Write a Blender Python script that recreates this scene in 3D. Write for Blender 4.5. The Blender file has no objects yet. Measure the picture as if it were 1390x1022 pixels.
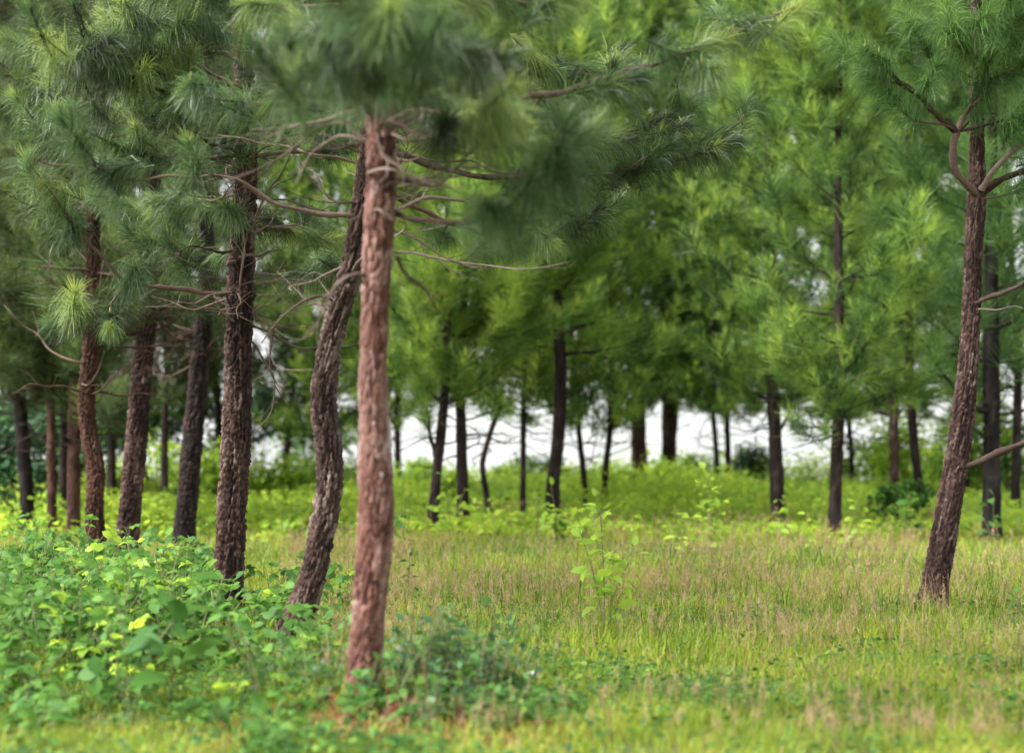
import bpy, math, random
import numpy as np

# ------------------------------------------------------------------ camera
scene = bpy.context.scene
W0, H0, FPX = 1390.0, 1022.0, 2400.0        # photograph frame and focal length in its pixels
HORIZON, CAMZ = 590.0, 1.5
PITCH = math.atan((HORIZON - H0 / 2) / FPX)
cd = bpy.data.cameras.new('camera')
cam = bpy.data.objects.new('camera', cd)
scene.collection.objects.link(cam)
cam.location = (0, 0, CAMZ)
cam.rotation_euler = (math.radians(90) + PITCH, 0, 0)
cd.sensor_width = 36.0
cd.lens = FPX / W0 * 36.0
cd.clip_start, cd.clip_end = 0.1, 3000
cd.dof.use_dof = True
cd.dof.focus_distance = 14.6
cd.dof.aperture_fstop = 1.02
scene.camera = cam

# ------------------------------------------------------------------ overcast sky, soft sun, exposure
SUN_EL, SUN_AZ = math.radians(50), math.radians(-112)     # azimuth from +Y towards +X
world = bpy.data.worlds.new('World'); scene.world = world; world.use_nodes = True
wn = world.node_tree; wn.nodes.clear()
sky = wn.nodes.new('ShaderNodeTexSky'); sky.sky_type = 'NISHITA'; sky.sun_disc = False
sky.sun_elevation, sky.sun_rotation = SUN_EL, SUN_AZ
sky.air_density, sky.dust_density, sky.ozone_density = 1.0, 4.0, 1.0
hs = wn.nodes.new('ShaderNodeHueSaturation'); hs.inputs['Saturation'].default_value = 0.16
bg = wn.nodes.new('ShaderNodeBackground'); bg.inputs['Strength'].default_value = 0.15
wo = wn.nodes.new('ShaderNodeOutputWorld')
# an even overcast sky: the belt along the horizon goes on below it, where the land falls away
tcw = wn.nodes.new('ShaderNodeTexCoord'); sx = wn.nodes.new('ShaderNodeSeparateXYZ'); cx = wn.nodes.new('ShaderNodeCombineXYZ'); mxz = wn.nodes.new('ShaderNodeMath'); mxz.operation = 'MAXIMUM'; mxz.inputs[1].default_value = 0.06
wn.links.new(tcw.outputs['Generated'], sx.inputs[0]); wn.links.new(sx.outputs[0], cx.inputs[0]); wn.links.new(sx.outputs[1], cx.inputs[1]); wn.links.new(sx.outputs[2], mxz.inputs[0]); wn.links.new(mxz.outputs[0], cx.inputs[2]); wn.links.new(cx.outputs[0], sky.inputs[0])
wn.links.new(sky.outputs[0], hs.inputs['Color']); wn.links.new(hs.outputs[0], bg.inputs['Color']); wn.links.new(bg.outputs[0], wo.inputs['Surface'])
sd = bpy.data.lights.new('sun', 'SUN'); sd.energy = 1.5; sd.angle = math.radians(18); sd.color = (1.0, 0.96, 0.9)
sun = bpy.data.objects.new('sun', sd); scene.collection.objects.link(sun)
sun.rotation_euler = (math.pi / 2 - SUN_EL, 0, math.pi - SUN_AZ)
scene.view_settings.view_transform = 'Standard'; scene.view_settings.look = 'None'
scene.view_settings.gamma = 1.0; scene.view_settings.use_curve_mapping = False
scene.view_settings.exposure = 2.0
scene.render.engine = 'CYCLES'
scene.cycles.max_bounces = 8; scene.cycles.diffuse_bounces = 4; scene.cycles.transmission_bounces = 4
scene.cycles.use_denoising = True

# ------------------------------------------------------------------ helpers
rng = np.random.default_rng(7)
random.seed(7)
CT, ST = math.cos(PITCH), math.sin(PITCH)
def at(px, py, d):
    """the point at distance d (world Y) that the photograph shows at pixel px, py"""
    x, v = (px - W0 / 2) / FPX, (H0 / 2 - py) / FPX
    dy, dz = CT - v * ST, ST + v * CT
    s = d / dy
    return np.array([x * s, d, CAMZ + dz * s])
def project(p):
    p = np.asarray(p, float); q = p - np.array([0, 0, CAMZ])
    y = q[..., 1] * CT + q[..., 2] * ST; z = -q[..., 1] * ST + q[..., 2] * CT
    y = np.where(y < 0.1, 0.1, y)
    return W0 / 2 + FPX * q[..., 0] / y, H0 / 2 - FPX * z / y
def unit(v):
    v = np.asarray(v, float)
    return v / np.maximum(np.linalg.norm(v, axis=-1, keepdims=True), 1e-9)
def vnoise(x, y, s=1.0, seed=0):
    """smooth value noise in 0..1"""
    x = np.asarray(x, float) * s; y = np.asarray(y, float) * s
    xi, yi = np.floor(x).astype(np.int64), np.floor(y).astype(np.int64)
    fx, fy = x - xi, y - yi; fx = fx * fx * (3 - 2 * fx); fy = fy * fy * (3 - 2 * fy)
    def h(a, b):
        n = (a * 374761393 + b * 668265263 + seed * 982451653) & 0x7fffffff
        n = ((n ^ (n >> 13)) * 1274126177) & 0x7fffffff
        return ((n ^ (n >> 16)) & 0xffff) / 65535.0
    return (h(xi, yi) * (1 - fx) + h(xi + 1, yi) * fx) * (1 - fy) + (h(xi, yi + 1) * (1 - fx) + h(xi + 1, yi + 1) * fx) * fy

MOUND = at(505, 950, 9.55)
def gz(x, y):
    x = np.asarray(x, float); y = np.asarray(y, float)
    z = 0.10 * (vnoise(x, y, 0.28, 1) - 0.5) + 0.04 * (vnoise(x, y, 1.1, 2) - 0.5) + 0.02 * (vnoise(x, y, 3.3, 3) - 0.5)
    m = 0.16 * np.exp(-(((x - MOUND[0] - 0.1) / 0.62) ** 2 + ((y - 9.65) / 0.62) ** 2))
    z = z + m * (0.75 + 0.5 * vnoise(x, y, 4.0, 5))
    f = np.maximum(y - 47, 0)
    return z - 0.07 * f - 0.0 * f

class Geo:
    """collects quads for ONE mesh"""
    def __init__(s): s.V, s.Q, s.R, s.n = [], [], [], 0
    def add(s, v, q, r):
        v = np.asarray(v, np.float64).reshape(-1, 3); q = np.asarray(q, np.int64).reshape(-1, 4)
        s.V.append(v); s.Q.append(q + s.n); s.R.append(np.broadcast_to(np.asarray(r, float), (len(v),)).copy()); s.n += len(v)
    def mesh(s, name, mat, origin=(0, 0, 0), smooth=True):
        me = bpy.data.meshes.new(name)
        if s.n:
            v = (np.concatenate(s.V) - np.asarray(origin, float)).astype(np.float32); q = np.concatenate(s.Q).astype(np.int32)
            me.vertices.add(len(v)); me.vertices.foreach_set('co', v.ravel())
            me.loops.add(q.size); me.loops.foreach_set('vertex_index', q.ravel())
            me.polygons.add(len(q)); me.polygons.foreach_set('loop_start', np.arange(0, q.size, 4, dtype=np.int32))
            a = me.attributes.new('rnd', 'FLOAT', 'POINT'); a.data.foreach_set('value', np.concatenate(s.R).astype(np.float32))
            me.update(calc_edges=True)
            if smooth: me.polygons.foreach_set('use_smooth', np.ones(len(q), dtype=bool))
        me.materials.append(mat)
        return me
    def build(s, name, mat, parent=None, origin=(0, 0, 0), smooth=True):
        return link(name, s.mesh(name, mat, origin, smooth), parent)
def link(name, data, parent=None, loc=None):
    o = bpy.data.objects.new(name, data); scene.collection.objects.link(o)
    if parent is not None: o.parent = parent
    if loc is not None: o.location = loc
    return o
def tag(o, label=None, cat=None, group=None, kind=None):
    if label: o['label'] = label
    if cat: o['category'] = cat
    if group: o['group'] = group
    if kind: o['kind'] = kind
    return o
def thing(name, loc, label, cat, group=None):
    return tag(link(name, None, None, [float(c) for c in loc]), label, cat, group)

def catmull(P, n):
    """P (k, c) control rows -> n rows of a smooth curve through them"""
    P = np.asarray(P, float); k = len(P)
    if k == 2: return P[0] + (P[1] - P[0]) * np.linspace(0, 1, n)[:, None]
    E = np.vstack([2 * P[0] - P[1], P, 2 * P[-1] - P[-2]])
    seg = np.linalg.norm(np.diff(P[:, :3], axis=0), axis=1); cum = np.concatenate([[0], np.cumsum(seg)]); u = np.linspace(0, cum[-1], n)
    i = np.clip(np.searchsorted(cum, u, 'right') - 1, 0, k - 2); t = ((u - cum[i]) / np.maximum(seg[i], 1e-9))[:, None]
    a, b, c, d = E[i], E[i + 1], E[i + 2], E[i + 3]
    return 0.5 * (2 * b + (c - a) * t + (2 * a - 5 * b + 4 * c - d) * t ** 2 + (3 * b - a - 3 * c + d) * t ** 3)
def frames(C):
    T = unit(np.gradient(C, axis=0))
    ref = np.where(np.abs(T[:, 2:3]) > 0.8, np.array([[0, 1.0, 0]]), np.array([[0, 0, 1.0]]))
    if np.mean(np.abs(T[:, 2])) > 0.7: ref = np.tile([[0, 1.0, 0]], (len(C), 1))
    else: ref = np.tile([[0, 0, 1.0]], (len(C), 1)); 
    A = unit(np.cross(T, ref + 0.01)); B = np.cross(T, A)
    return T, A, B
def tube(geo, C, r, seg=6, rnd=0.5, cap=True):
    C = np.asarray(C, float); n = len(C); r = np.broadcast_to(np.asarray(r, float), (n,))
    T, A, B = frames(C); th = np.linspace(0, 2 * math.pi, seg, endpoint=False)
    V = C[:, None, :] + r[:, None, None] * (np.cos(th)[None, :, None] * A[:, None, :] + np.sin(th)[None, :, None] * B[:, None, :])
    if seg >= 5: V = C[:, None, :] + (V - C[:, None, :]) * (1 + 0.13 * np.clip(rng.normal(size=(n, seg, 1)), -2, 2))
    V = V.reshape(-1, 3)
    i, j = np.meshgrid(np.arange(n - 1), np.arange(seg), indexing='ij'); j2 = (j + 1) % seg
    Q = np.stack([i * seg + j, i * seg + j2, (i + 1) * seg + j2, (i + 1) * seg + j], -1).reshape(-1, 4)
    R = np.full(len(V), rnd)
    if cap:
        V = np.vstack([V, C[-1] + T[-1] * r[-1] * 0.6]); k = len(V) - 1; R = np.append(R, rnd)
        b = (n - 1) * seg
        Q = np.vstack([Q, [[b + a, b + (a + 1) % seg, b + (a + 2) % seg, k] for a in range(0, seg - 1, 2)]])
    geo.add(V, Q, R)

def cells(u, v, nu, seed):
    """jittered cells, periodic in u: returns edge distance F2-F1 and a random number of the cell"""
    iu, iv = np.floor(u).astype(np.int64), np.floor(v).astype(np.int64)
    f1 = np.full(u.shape, 9.0); f2 = np.full(u.shape, 9.0); idv = np.zeros(u.shape)
    def h(a, b, k):
        n = (a * 374761393 + b * 668265263 + (seed * 31 + k) * 1442695041) & 0x7fffffff
        n = ((n ^ (n >> 13)) * 1274126177) & 0x7fffffff
        return ((n ^ (n >> 16)) & 0xffff) / 65535.0
    for a in (-1, 0, 1):
        for b in (-1, 0, 1):
            cu, cv = iu + a, iv + b; w = cu % nu
            d = np.hypot(cu + 0.15 + 0.7 * h(w, cv, 1) - u, cv + 0.1 + 0.8 * h(w, cv, 2) - v)
            new = d < f1
            f2 = np.where(new, f1, np.minimum(f2, d)); idv = np.where(new, h(w, cv, 3), idv); f1 = np.where(new, d, f1)
    return f2 - f1, idv
def trunk(geo, P, fine=False, seed=0, plate=(0.045, 0.13), relief=0.010):
    """P rows: x, y, z, radius. The bark plates are geometry: raised, with sunk joints."""
    P = np.asarray(P, float); Lg = np.sum(np.linalg.norm(np.diff(P[:, :3], axis=0), axis=1))
    r0 = float(np.max(P[:, 3]))
    seg = 76 if fine else 16
    S = catmull(P, int(Lg / (0.012 if fine else 0.06)))
    if fine:      # rings stay close only as high as the picture shows
        lowz = S[:, 2] < 5.0; S = np.vstack([S[lowz], S[~lowz][::6], S[-1:]])
    C, r = S[:, :3], S[:, 3]; n = len(S)
    T, A, B = frames(C); th = np.linspace(0, 2 * math.pi, seg, endpoint=False)
    h = np.concatenate([[0], np.cumsum(np.linalg.norm(np.diff(C, axis=0), axis=1))])
    nu = max(6, int(round(2 * math.pi * r0 * 0.8 / plate[0])))
    TH, HH = np.meshgrid(th, h)
    wob = 0.55 * (vnoise(TH * 3 + 11, HH * 9, 1.0, seed) - 0.5) + 0.3 * (vnoise(TH * 8, HH * 22, 1.0, seed + 4) - 0.5)
    wob = wob * 1.5 + 0.8 * (vnoise(TH * 1.6 + 5, HH * 4, 1.0, seed + 12) - 0.5)
    e, cid = cells(TH / (2 * math.pi) * nu + wob, HH / plate[1] + 1.6 * wob + 50, nu, seed)
    e2, cid2 = cells(TH / (2 * math.pi) * nu * 2 + 1.7 * wob, HH / plate[1] * 2.3 + 2.2 * wob + 50, nu * 2, seed + 77)
    k = np.clip(e / 0.26, 0, 1); k = k * k * (3 - 2 * k) * (0.72 + 0.28 * np.clip(e2 / 0.2, 0, 1)); cid = 0.6 * cid + 0.4 * cid2
    cid = np.where(cid > 0.5, 0.5 + (cid - 0.5) * 1.5, 0.5 - (0.5 - cid) * 1.5)
    lump = (vnoise(np.cos(TH) * 2 + 9, HH * 3 + np.sin(TH) * 2, 1.0, seed + 9) - 0.5) * 0.16
    D = relief * (k - 0.6) + relief * 0.55 * (cid - 0.5) * k + relief * 0.5 * (vnoise(TH * 14, HH * 60, 1.0, seed + 3) - 0.5)
    D += relief * 0.5 * (vnoise(TH * 5, HH * 40, 1.0, seed + 8) - 0.5)
    rr = r[:, None] * (1 + lump) + D
    V = C[:, None, :] + rr[..., None] * (np.cos(TH)[..., None] * A[:, None, :] + np.sin(TH)[..., None] * B[:, None, :])
    i, j = np.meshgrid(np.arange(n - 1), np.arange(seg), indexing='ij'); j2 = (j + 1) % seg
    Q = np.stack([i * seg + j, i * seg + j2, (i + 1) * seg + j2, (i + 1) * seg + j], -1).reshape(-1, 4)
    geo.add(V.reshape(-1, 3), Q, cid.reshape(-1))
    return C, r

def needles(geo, root, dirn, ln, wd, droop, rnd, two=True):
    """thin ribbons that bend under their weight"""
    N = len(root); dirn = unit(dirn); ln = np.broadcast_to(ln, (N,))[:, None]; wd = np.broadcast_to(wd, (N,))[:, None]; droop = np.broadcast_to(droop, (N,))[:, None]
    side = unit(np.cross(dirn, rng.normal(size=(N, 3)))) * wd * 0.5
    Z = np.array([[0, 0, 1.0]])
    p2 = root + unit(dirn - Z * droop * 1.0) * ln * 0.97
    if two:
        p1 = root + unit(dirn - Z * droop * 0.35) * ln * 0.52
        V = np.stack([root - side * 0.7, root + side * 0.7, p1 + side, p1 - side, p2 + side * 0.35, p2 - side * 0.35], 1)
        Q = np.array([[0, 1, 2, 3], [3, 2, 4, 5]]); k = 6
    else:
        V = np.stack([root - side, root + side, p2 + side * 0.45, p2 - side * 0.45], 1); Q = np.array([[0, 1, 2, 3]]); k = 4
    Qs = (np.arange(N) * k)[:, None, None] + Q[None]
    geo.add(V.reshape(-1, 3), Qs.reshape(-1, 4), np.repeat(rnd, k))
def tufts(geo, pos, axis, per, ln=0.23, wd=0.004, shoot=0.26, droop=0.5, two=True, scale=1.0, bright=None):
    """needle tufts at pos along axis, needles swept down, the young ones round the tip upright"""
    pos = np.asarray(pos, float); axis = unit(axis); M = len(pos); N = M * per
    scale = np.repeat(np.broadcast_to(scale, (M,)), per)
    a = np.repeat(axis, per, 0); t = rng.random(N) ** 0.75
    root = np.repeat(pos, per, 0) + a * ((t - 1.0) * shoot * scale)[:, None]
    rad = unit(np.cross(a, rng.normal(size=(N, 3))))
    ang = np.radians(62 - 42 * t + rng.normal(size=N) * 9)
    d = a * np.cos(ang)[:, None] + rad * np.sin(ang)[:, None]
    young = t > 0.86
    dr = droop * (0.45 + 0.75 * rng.random(N)) * np.where(young, 0.15, 1.15 - 0.35 * t)
    L = ln * scale * (0.75 + 0.4 * rng.random(N)) * np.where(young, 0.6, 1.0)
    base = np.repeat(rng.random(M) if bright is None else bright, per)
    r = np.clip(0.05 + 0.7 * base + 0.25 * (rng.random(N) - 0.5) + np.where(young, 0.28, 0), 0, 1)
    needles(geo, root, d, L, wd * scale, dr, r, two)
def leaves(geo, pos, az, tilt, ln, wd, rnd, curl=0.25, roll=None, simple=False):
    """broad leaves: four quads each, folded at the midrib, drooping to the tip"""
    N = len(pos); pos = np.asarray(pos, float); b = lambda q: np.broadcast_to(q, (N,)).astype(float)
    az, tilt, ln, wd, curl = b(az), b(tilt), b(ln), b(wd), b(curl)
    roll = rng.normal(size=N) * 0.35 if roll is None else b(roll)
    f = np.stack([np.cos(az) * np.cos(tilt), np.sin(az) * np.cos(tilt), np.sin(tilt)], 1)
    s = np.stack([-np.sin(az), np.cos(az), np.zeros(N)], 1); u = np.cross(f, s)
    s, u = s * np.cos(roll)[:, None] + u * np.sin(roll)[:, None], u * np.cos(roll)[:, None] - s * np.sin(roll)[:, None]
    def pt(t, w, z): return pos + f * (ln * t)[:, None] + s * (wd * 0.5 * w)[:, None] + u * (ln * z)[:, None]
    o = np.ones(N)
    if simple:
        V = np.stack([pt(0 * o, 0, 0 * o), pt(.45 * o, 1, .06 * o), pt(.45 * o, -1, .06 * o), pt(.5 * o, 0, -.04 * o), pt(o, 0, -curl)], 1)
        geo.add(V.reshape(-1, 3), ((np.arange(N) * 5)[:, None, None] + np.array([[0, 2, 3, 1], [3, 2, 4, 1]])[None]).reshape(-1, 4), np.repeat(rnd, 5)); return
    V = np.stack([pt(0 * o, 0, 0 * o), pt(.30 * o, 1, .10 * o - .02), pt(.30 * o, -1, .10 * o - .02), pt(.33 * o, 0, .0 * o),
                  pt(.70 * o, .82, .10 - curl * .45), pt(.70 * o, -.82, .10 - curl * .45), pt(.72 * o, 0, .02 - curl * .5), pt(o, 0, -curl)], 1)
    Q = np.array([[0, 2, 3, 1], [3, 2, 5, 6], [1, 3, 6, 4], [6, 5, 7, 4]])
    geo.add(V.reshape(-1, 3), ((np.arange(N) * 8)[:, None, None] + Q[None]).reshape(-1, 4), np.repeat(rnd, 8))

# ------------------------------------------------------------------ materials
def nodes(name):
    m = bpy.data.materials.new(name); m.use_nodes = True; t = m.node_tree; t.nodes.clear()
    out = t.nodes.new('ShaderNodeOutputMaterial'); return m, t, out
def ramp(t, stops, fac):
    r = t.nodes.new('ShaderNodeValToRGB'); e = r.color_ramp.elements
    while len(e) < len(stops): e.new(0.5)
    for k, (p, c) in enumerate(stops): e[k].position = p; e[k].color = (*c, 1)
    t.links.new(fac, r.inputs[0]); return r.outputs[0]
def attr(t):
    a = t.nodes.new('ShaderNodeAttribute'); a.attribute_name = 'rnd'; return a.outputs['Fac']
def math_(t, op, a, b):
    n = t.nodes.new('ShaderNodeMath'); n.operation = op
    for k, v in enumerate((a, b)):
        if isinstance(v, (int, float)): n.inputs[k].default_value = v
        else: t.links.new(v, n.inputs[k])
    return n.outputs[0]
def foliage(name, stops, rough=0.45, trans=0.35, objrand=0.0, spec=0.4):
    m, t, out = nodes(name)
    f = attr(t)
    if objrand:
        oi = t.nodes.new('ShaderNodeObjectInfo')
        f = math_(t, 'ADD', f, math_(t, 'MULTIPLY', math_(t, 'SUBTRACT', oi.outputs['Random'], 0.5), objrand))
    col = ramp(t, stops, f)
    p = t.nodes.new('ShaderNodeBsdfPrincipled'); t.links.new(col, p.inputs['Base Color']); p.inputs['Roughness'].default_value = rough
    p.inputs['Specular IOR Level'].default_value = spec
    tr = t.nodes.new('ShaderNodeBsdfTranslucent')
    hs = t.nodes.new('ShaderNodeHueSaturation'); hs.inputs['Value'].default_value = 1.5; hs.inputs['Hue'].default_value = 0.485; t.links.new(col, hs.inputs['Color']); t.links.new(hs.outputs[0], tr.inputs['Color'])
    mx = t.nodes.new('ShaderNodeMixShader'); mx.inputs[0].default_value = trans
    t.links.new(p.outputs[0], mx.inputs[1]); t.links.new(tr.outputs[0], mx.inputs[2]); t.links.new(mx.outputs[0], out.inputs['Surface'])
    return m
def bark(name, stops, rough=0.85, scale=60, plates=0.62, grain=0.55):
    m, t, out = nodes(name)
    tc = t.nodes.new('ShaderNodeTexCoord')
    n1 = t.nodes.new('ShaderNodeTexNoise'); n1.inputs['Scale'].default_value = scale; n1.inputs['Detail'].default_value = 6; t.links.new(tc.outputs['Object'], n1.inputs['Vector'])
    n2 = t.nodes.new('ShaderNodeTexNoise'); n2.inputs['Scale'].default_value = 2.6; n2.inputs['Detail'].default_value = 3; t.links.new(tc.outputs['Object'], n2.inputs['Vector'])
    f = math_(t, 'ADD', math_(t, 'MULTIPLY', attr(t), plates), math_(t, 'ADD', math_(t, 'MULTIPLY', n1.outputs[0], grain), math_(t, 'SUBTRACT', math_(t, 'MULTIPLY', n2.outputs[0], 0.9), 0.55)))
    col = ramp(t, stops, f)
    p = t.nodes.new('ShaderNodeBsdfPrincipled'); t.links.new(col, p.inputs['Base Color']); p.inputs['Roughness'].default_value = rough; p.inputs['Specular IOR Level'].default_value = 0.2
    b = t.nodes.new('ShaderNodeBump'); b.inputs['Strength'].default_value = 0.5; b.inputs['Distance'].default_value = 0.006
    t.links.new(n1.outputs[0], b.inputs['Height']); t.links.new(b.outputs[0], p.inputs['Normal'])
    t.links.new(p.outputs[0], out.inputs['Surface']); return m

M = {}
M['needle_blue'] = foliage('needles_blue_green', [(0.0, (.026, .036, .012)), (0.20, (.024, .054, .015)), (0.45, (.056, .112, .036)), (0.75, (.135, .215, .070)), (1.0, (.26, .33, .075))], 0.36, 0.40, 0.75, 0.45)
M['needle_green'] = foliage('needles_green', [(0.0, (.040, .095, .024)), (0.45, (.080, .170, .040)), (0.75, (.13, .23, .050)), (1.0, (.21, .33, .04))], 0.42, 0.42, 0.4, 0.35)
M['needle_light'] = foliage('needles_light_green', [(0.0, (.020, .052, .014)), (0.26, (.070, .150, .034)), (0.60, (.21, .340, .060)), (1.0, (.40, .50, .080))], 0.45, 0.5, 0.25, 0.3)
M['needle_olive'] = foliage('needles_olive', [(0.0, (.050, .038, .020)), (0.18, (.034, .056, .016)), (0.5, (.066, .112, .030)), (0.8, (.12, .18, .045)), (1.0, (.20, .27, .05))], 0.45, 0.35, 0.4, 0.35)
M['needle_dry'] = foliage('needles_dry_brown', [(0.0, (.09, .055, .032)), (1.0, (.22, .13, .075))], 0.6, 0.2)
M['candle'] = foliage('young_shoot_yellow', [(0.0, (.20, .25, .05)), (1.0, (.30, .28, .07))], 0.5, 0.2)
M['bark_pink'] = bark('bark_pink_brown', [(0.10, (.050, .020, .015)), (0.34, (.105, .046, .033)), (0.58, (.165, .088, .070)), (0.85, (.26, .19, .175))], scale=45, plates=0.66, grain=0.42)
M['bark_grey'] = bark('bark_grey_brown', [(0.15, (.015, .009, .007)), (0.42, (.050, .029, .023)), (0.68, (.100, .066, .054)), (0.95, (.19, .145, .13))])
M['bark_brown'] = bark('bark_red_brown', [(0.15, (.011, .006, .005)), (0.42, (.035, .018, .014)), (0.68, (.074, .044, .036)), (0.95, (.16, .115, .10))])
M['bark_orange'] = bark('bark_orange_brown', [(0.15, (.014, .006, .004)), (0.45, (.042, .018, .012)), (0.75, (.080, .037, .025)), (0.95, (.11, .07, .055))])
M['bark_dark'] = bark('bark_dark_brown', [(0.15, (.007, .004, .004)), (0.5, (.018, .011, .010)), (0.9, (.045, .029, .026))], scale=30)
M['bark_char'] = bark('bark_charred', [(0.2, (.004, .003, .003)), (0.6, (.012, .009, .008)), (0.95, (.035, .025, .02))], scale=30)
M['branch'] = bark('branch_bark', [(0.15, (.030, .017, .013)), (0.5, (.080, .047, .035)), (0.9, (.16, .11, .088))], scale=45)
M['dead_wood'] = bark('dead_grey_wood', [(0.15, (.045, .028, .022)), (0.5, (.11, .075, .060)), (0.9, (.23, .18, .15))], scale=50)
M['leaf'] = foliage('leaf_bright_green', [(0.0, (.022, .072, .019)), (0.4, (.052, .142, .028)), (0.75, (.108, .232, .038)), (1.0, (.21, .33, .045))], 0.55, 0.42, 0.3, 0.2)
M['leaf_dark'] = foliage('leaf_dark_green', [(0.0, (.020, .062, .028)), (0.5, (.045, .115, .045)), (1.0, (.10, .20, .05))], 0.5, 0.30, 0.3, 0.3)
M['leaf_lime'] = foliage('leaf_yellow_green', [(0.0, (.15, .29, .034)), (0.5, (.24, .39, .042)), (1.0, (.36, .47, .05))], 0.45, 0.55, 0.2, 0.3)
M['stem'] = foliage('plant_stem', [(0.0, (.07, .09, .03)), (1.0, (.16, .15, .06))], 0.6, 0.0)
M['grass'] = foliage('grass_blades', [(0.0, (.035, .080, .010)), (0.28, (.125, .215, .015)), (0.55, (.265, .335, .024)), (0.78, (.32, .275, .075)), (1.0, (.36, .23, .12))], 0.5, 0.34, 0, 0.3)
M['straw'] = foliage('grass_seed_heads', [(0.0, (.20, .125, .065)), (0.5, (.33, .225, .125)), (1.0, (.46, .34, .21))], 0.7, 0.3, 0, 0.2)

# ------------------------------------------------------------------ ground
def ground_material():
    m, t, out = nodes('forest_floor')
    tc = t.nodes.new('ShaderNodeTexCoord')
    def nz(s, d=5):
        n = t.nodes.new('ShaderNodeTexNoise'); n.inputs['Scale'].default_value = s; n.inputs['Detail'].default_value = d; t.links.new(tc.outputs['Object'], n.inputs['Vector']); return n.outputs[0]
    g = ramp(t, [(0.3, (.045, .062, .018)), (0.55, (.085, .095, .03)), (0.75, (.13, .10, .05))], nz(2.2))
    e = ramp(t, [(0.3, (.045, .015, .010)), (0.6, (.115, .038, .022)), (0.8, (.17, .07, .045))], nz(9))
    mx = t.nodes.new('ShaderNodeMix'); mx.data_type = 'RGBA'
    t.links.new(attr(t), mx.inputs[0]); t.links.new(g, mx.inputs[6]); t.links.new(e, mx.inputs[7])
    p = t.nodes.new('ShaderNodeBsdfPrincipled'); p.inputs['Roughness'].default_value = 0.95; p.inputs['Specular IOR Level'].default_value = 0.1
    t.links.new(mx.outputs[2], p.inputs['Base Color'])
    b = t.nodes.new('ShaderNodeBump'); b.inputs['Strength'].default_value = 0.8; b.inputs['Distance'].default_value = 0.03; t.links.new(nz(30), b.inputs['Height']); t.links.new(b.outputs[0], p.inputs['Normal'])
    t.links.new(p.outputs[0], out.inputs['Surface']); return m
def build_ground():
    g = Geo()
    xs = np.unique(np.concatenate([np.linspace(-400, -40, 16), np.linspace(-40, -6, 40), np.linspace(-6, 6, 110), np.linspace(6, 40, 40), np.linspace(40, 400, 16)]))
    ys = np.unique(np.concatenate([np.linspace(-40, 6, 24), np.linspace(6, 18, 110), np.linspace(18, 60, 80), np.linspace(60, 900, 30)]))
    X, Y = np.meshgrid(xs, ys, indexing='ij'); Z = gz(X, Y)
    nx, ny = X.shape; i, j = np.meshgrid(np.arange(nx - 1), np.arange(ny - 1), indexing='ij')
    Q = np.stack([i * ny + j, (i + 1) * ny + j, (i + 1) * ny + j + 1, i * ny + j + 1], -1)
    soil = np.exp(-(((X - MOUND[0] - 0.22) / 0.95) ** 2 + ((Y - 9.15) / 0.6) ** 2)); soil = np.clip((soil * (0.6 + vnoise(X, Y, 3, 8)) - 0.25) * 5, 0, 1)
    g.add(np.stack([X, Y, Z], -1), Q, soil.ravel())
    tag(g.build('ground', ground_material()), 'grassy forest floor falling away behind the trees', kind='structure')
build_ground()

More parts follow.
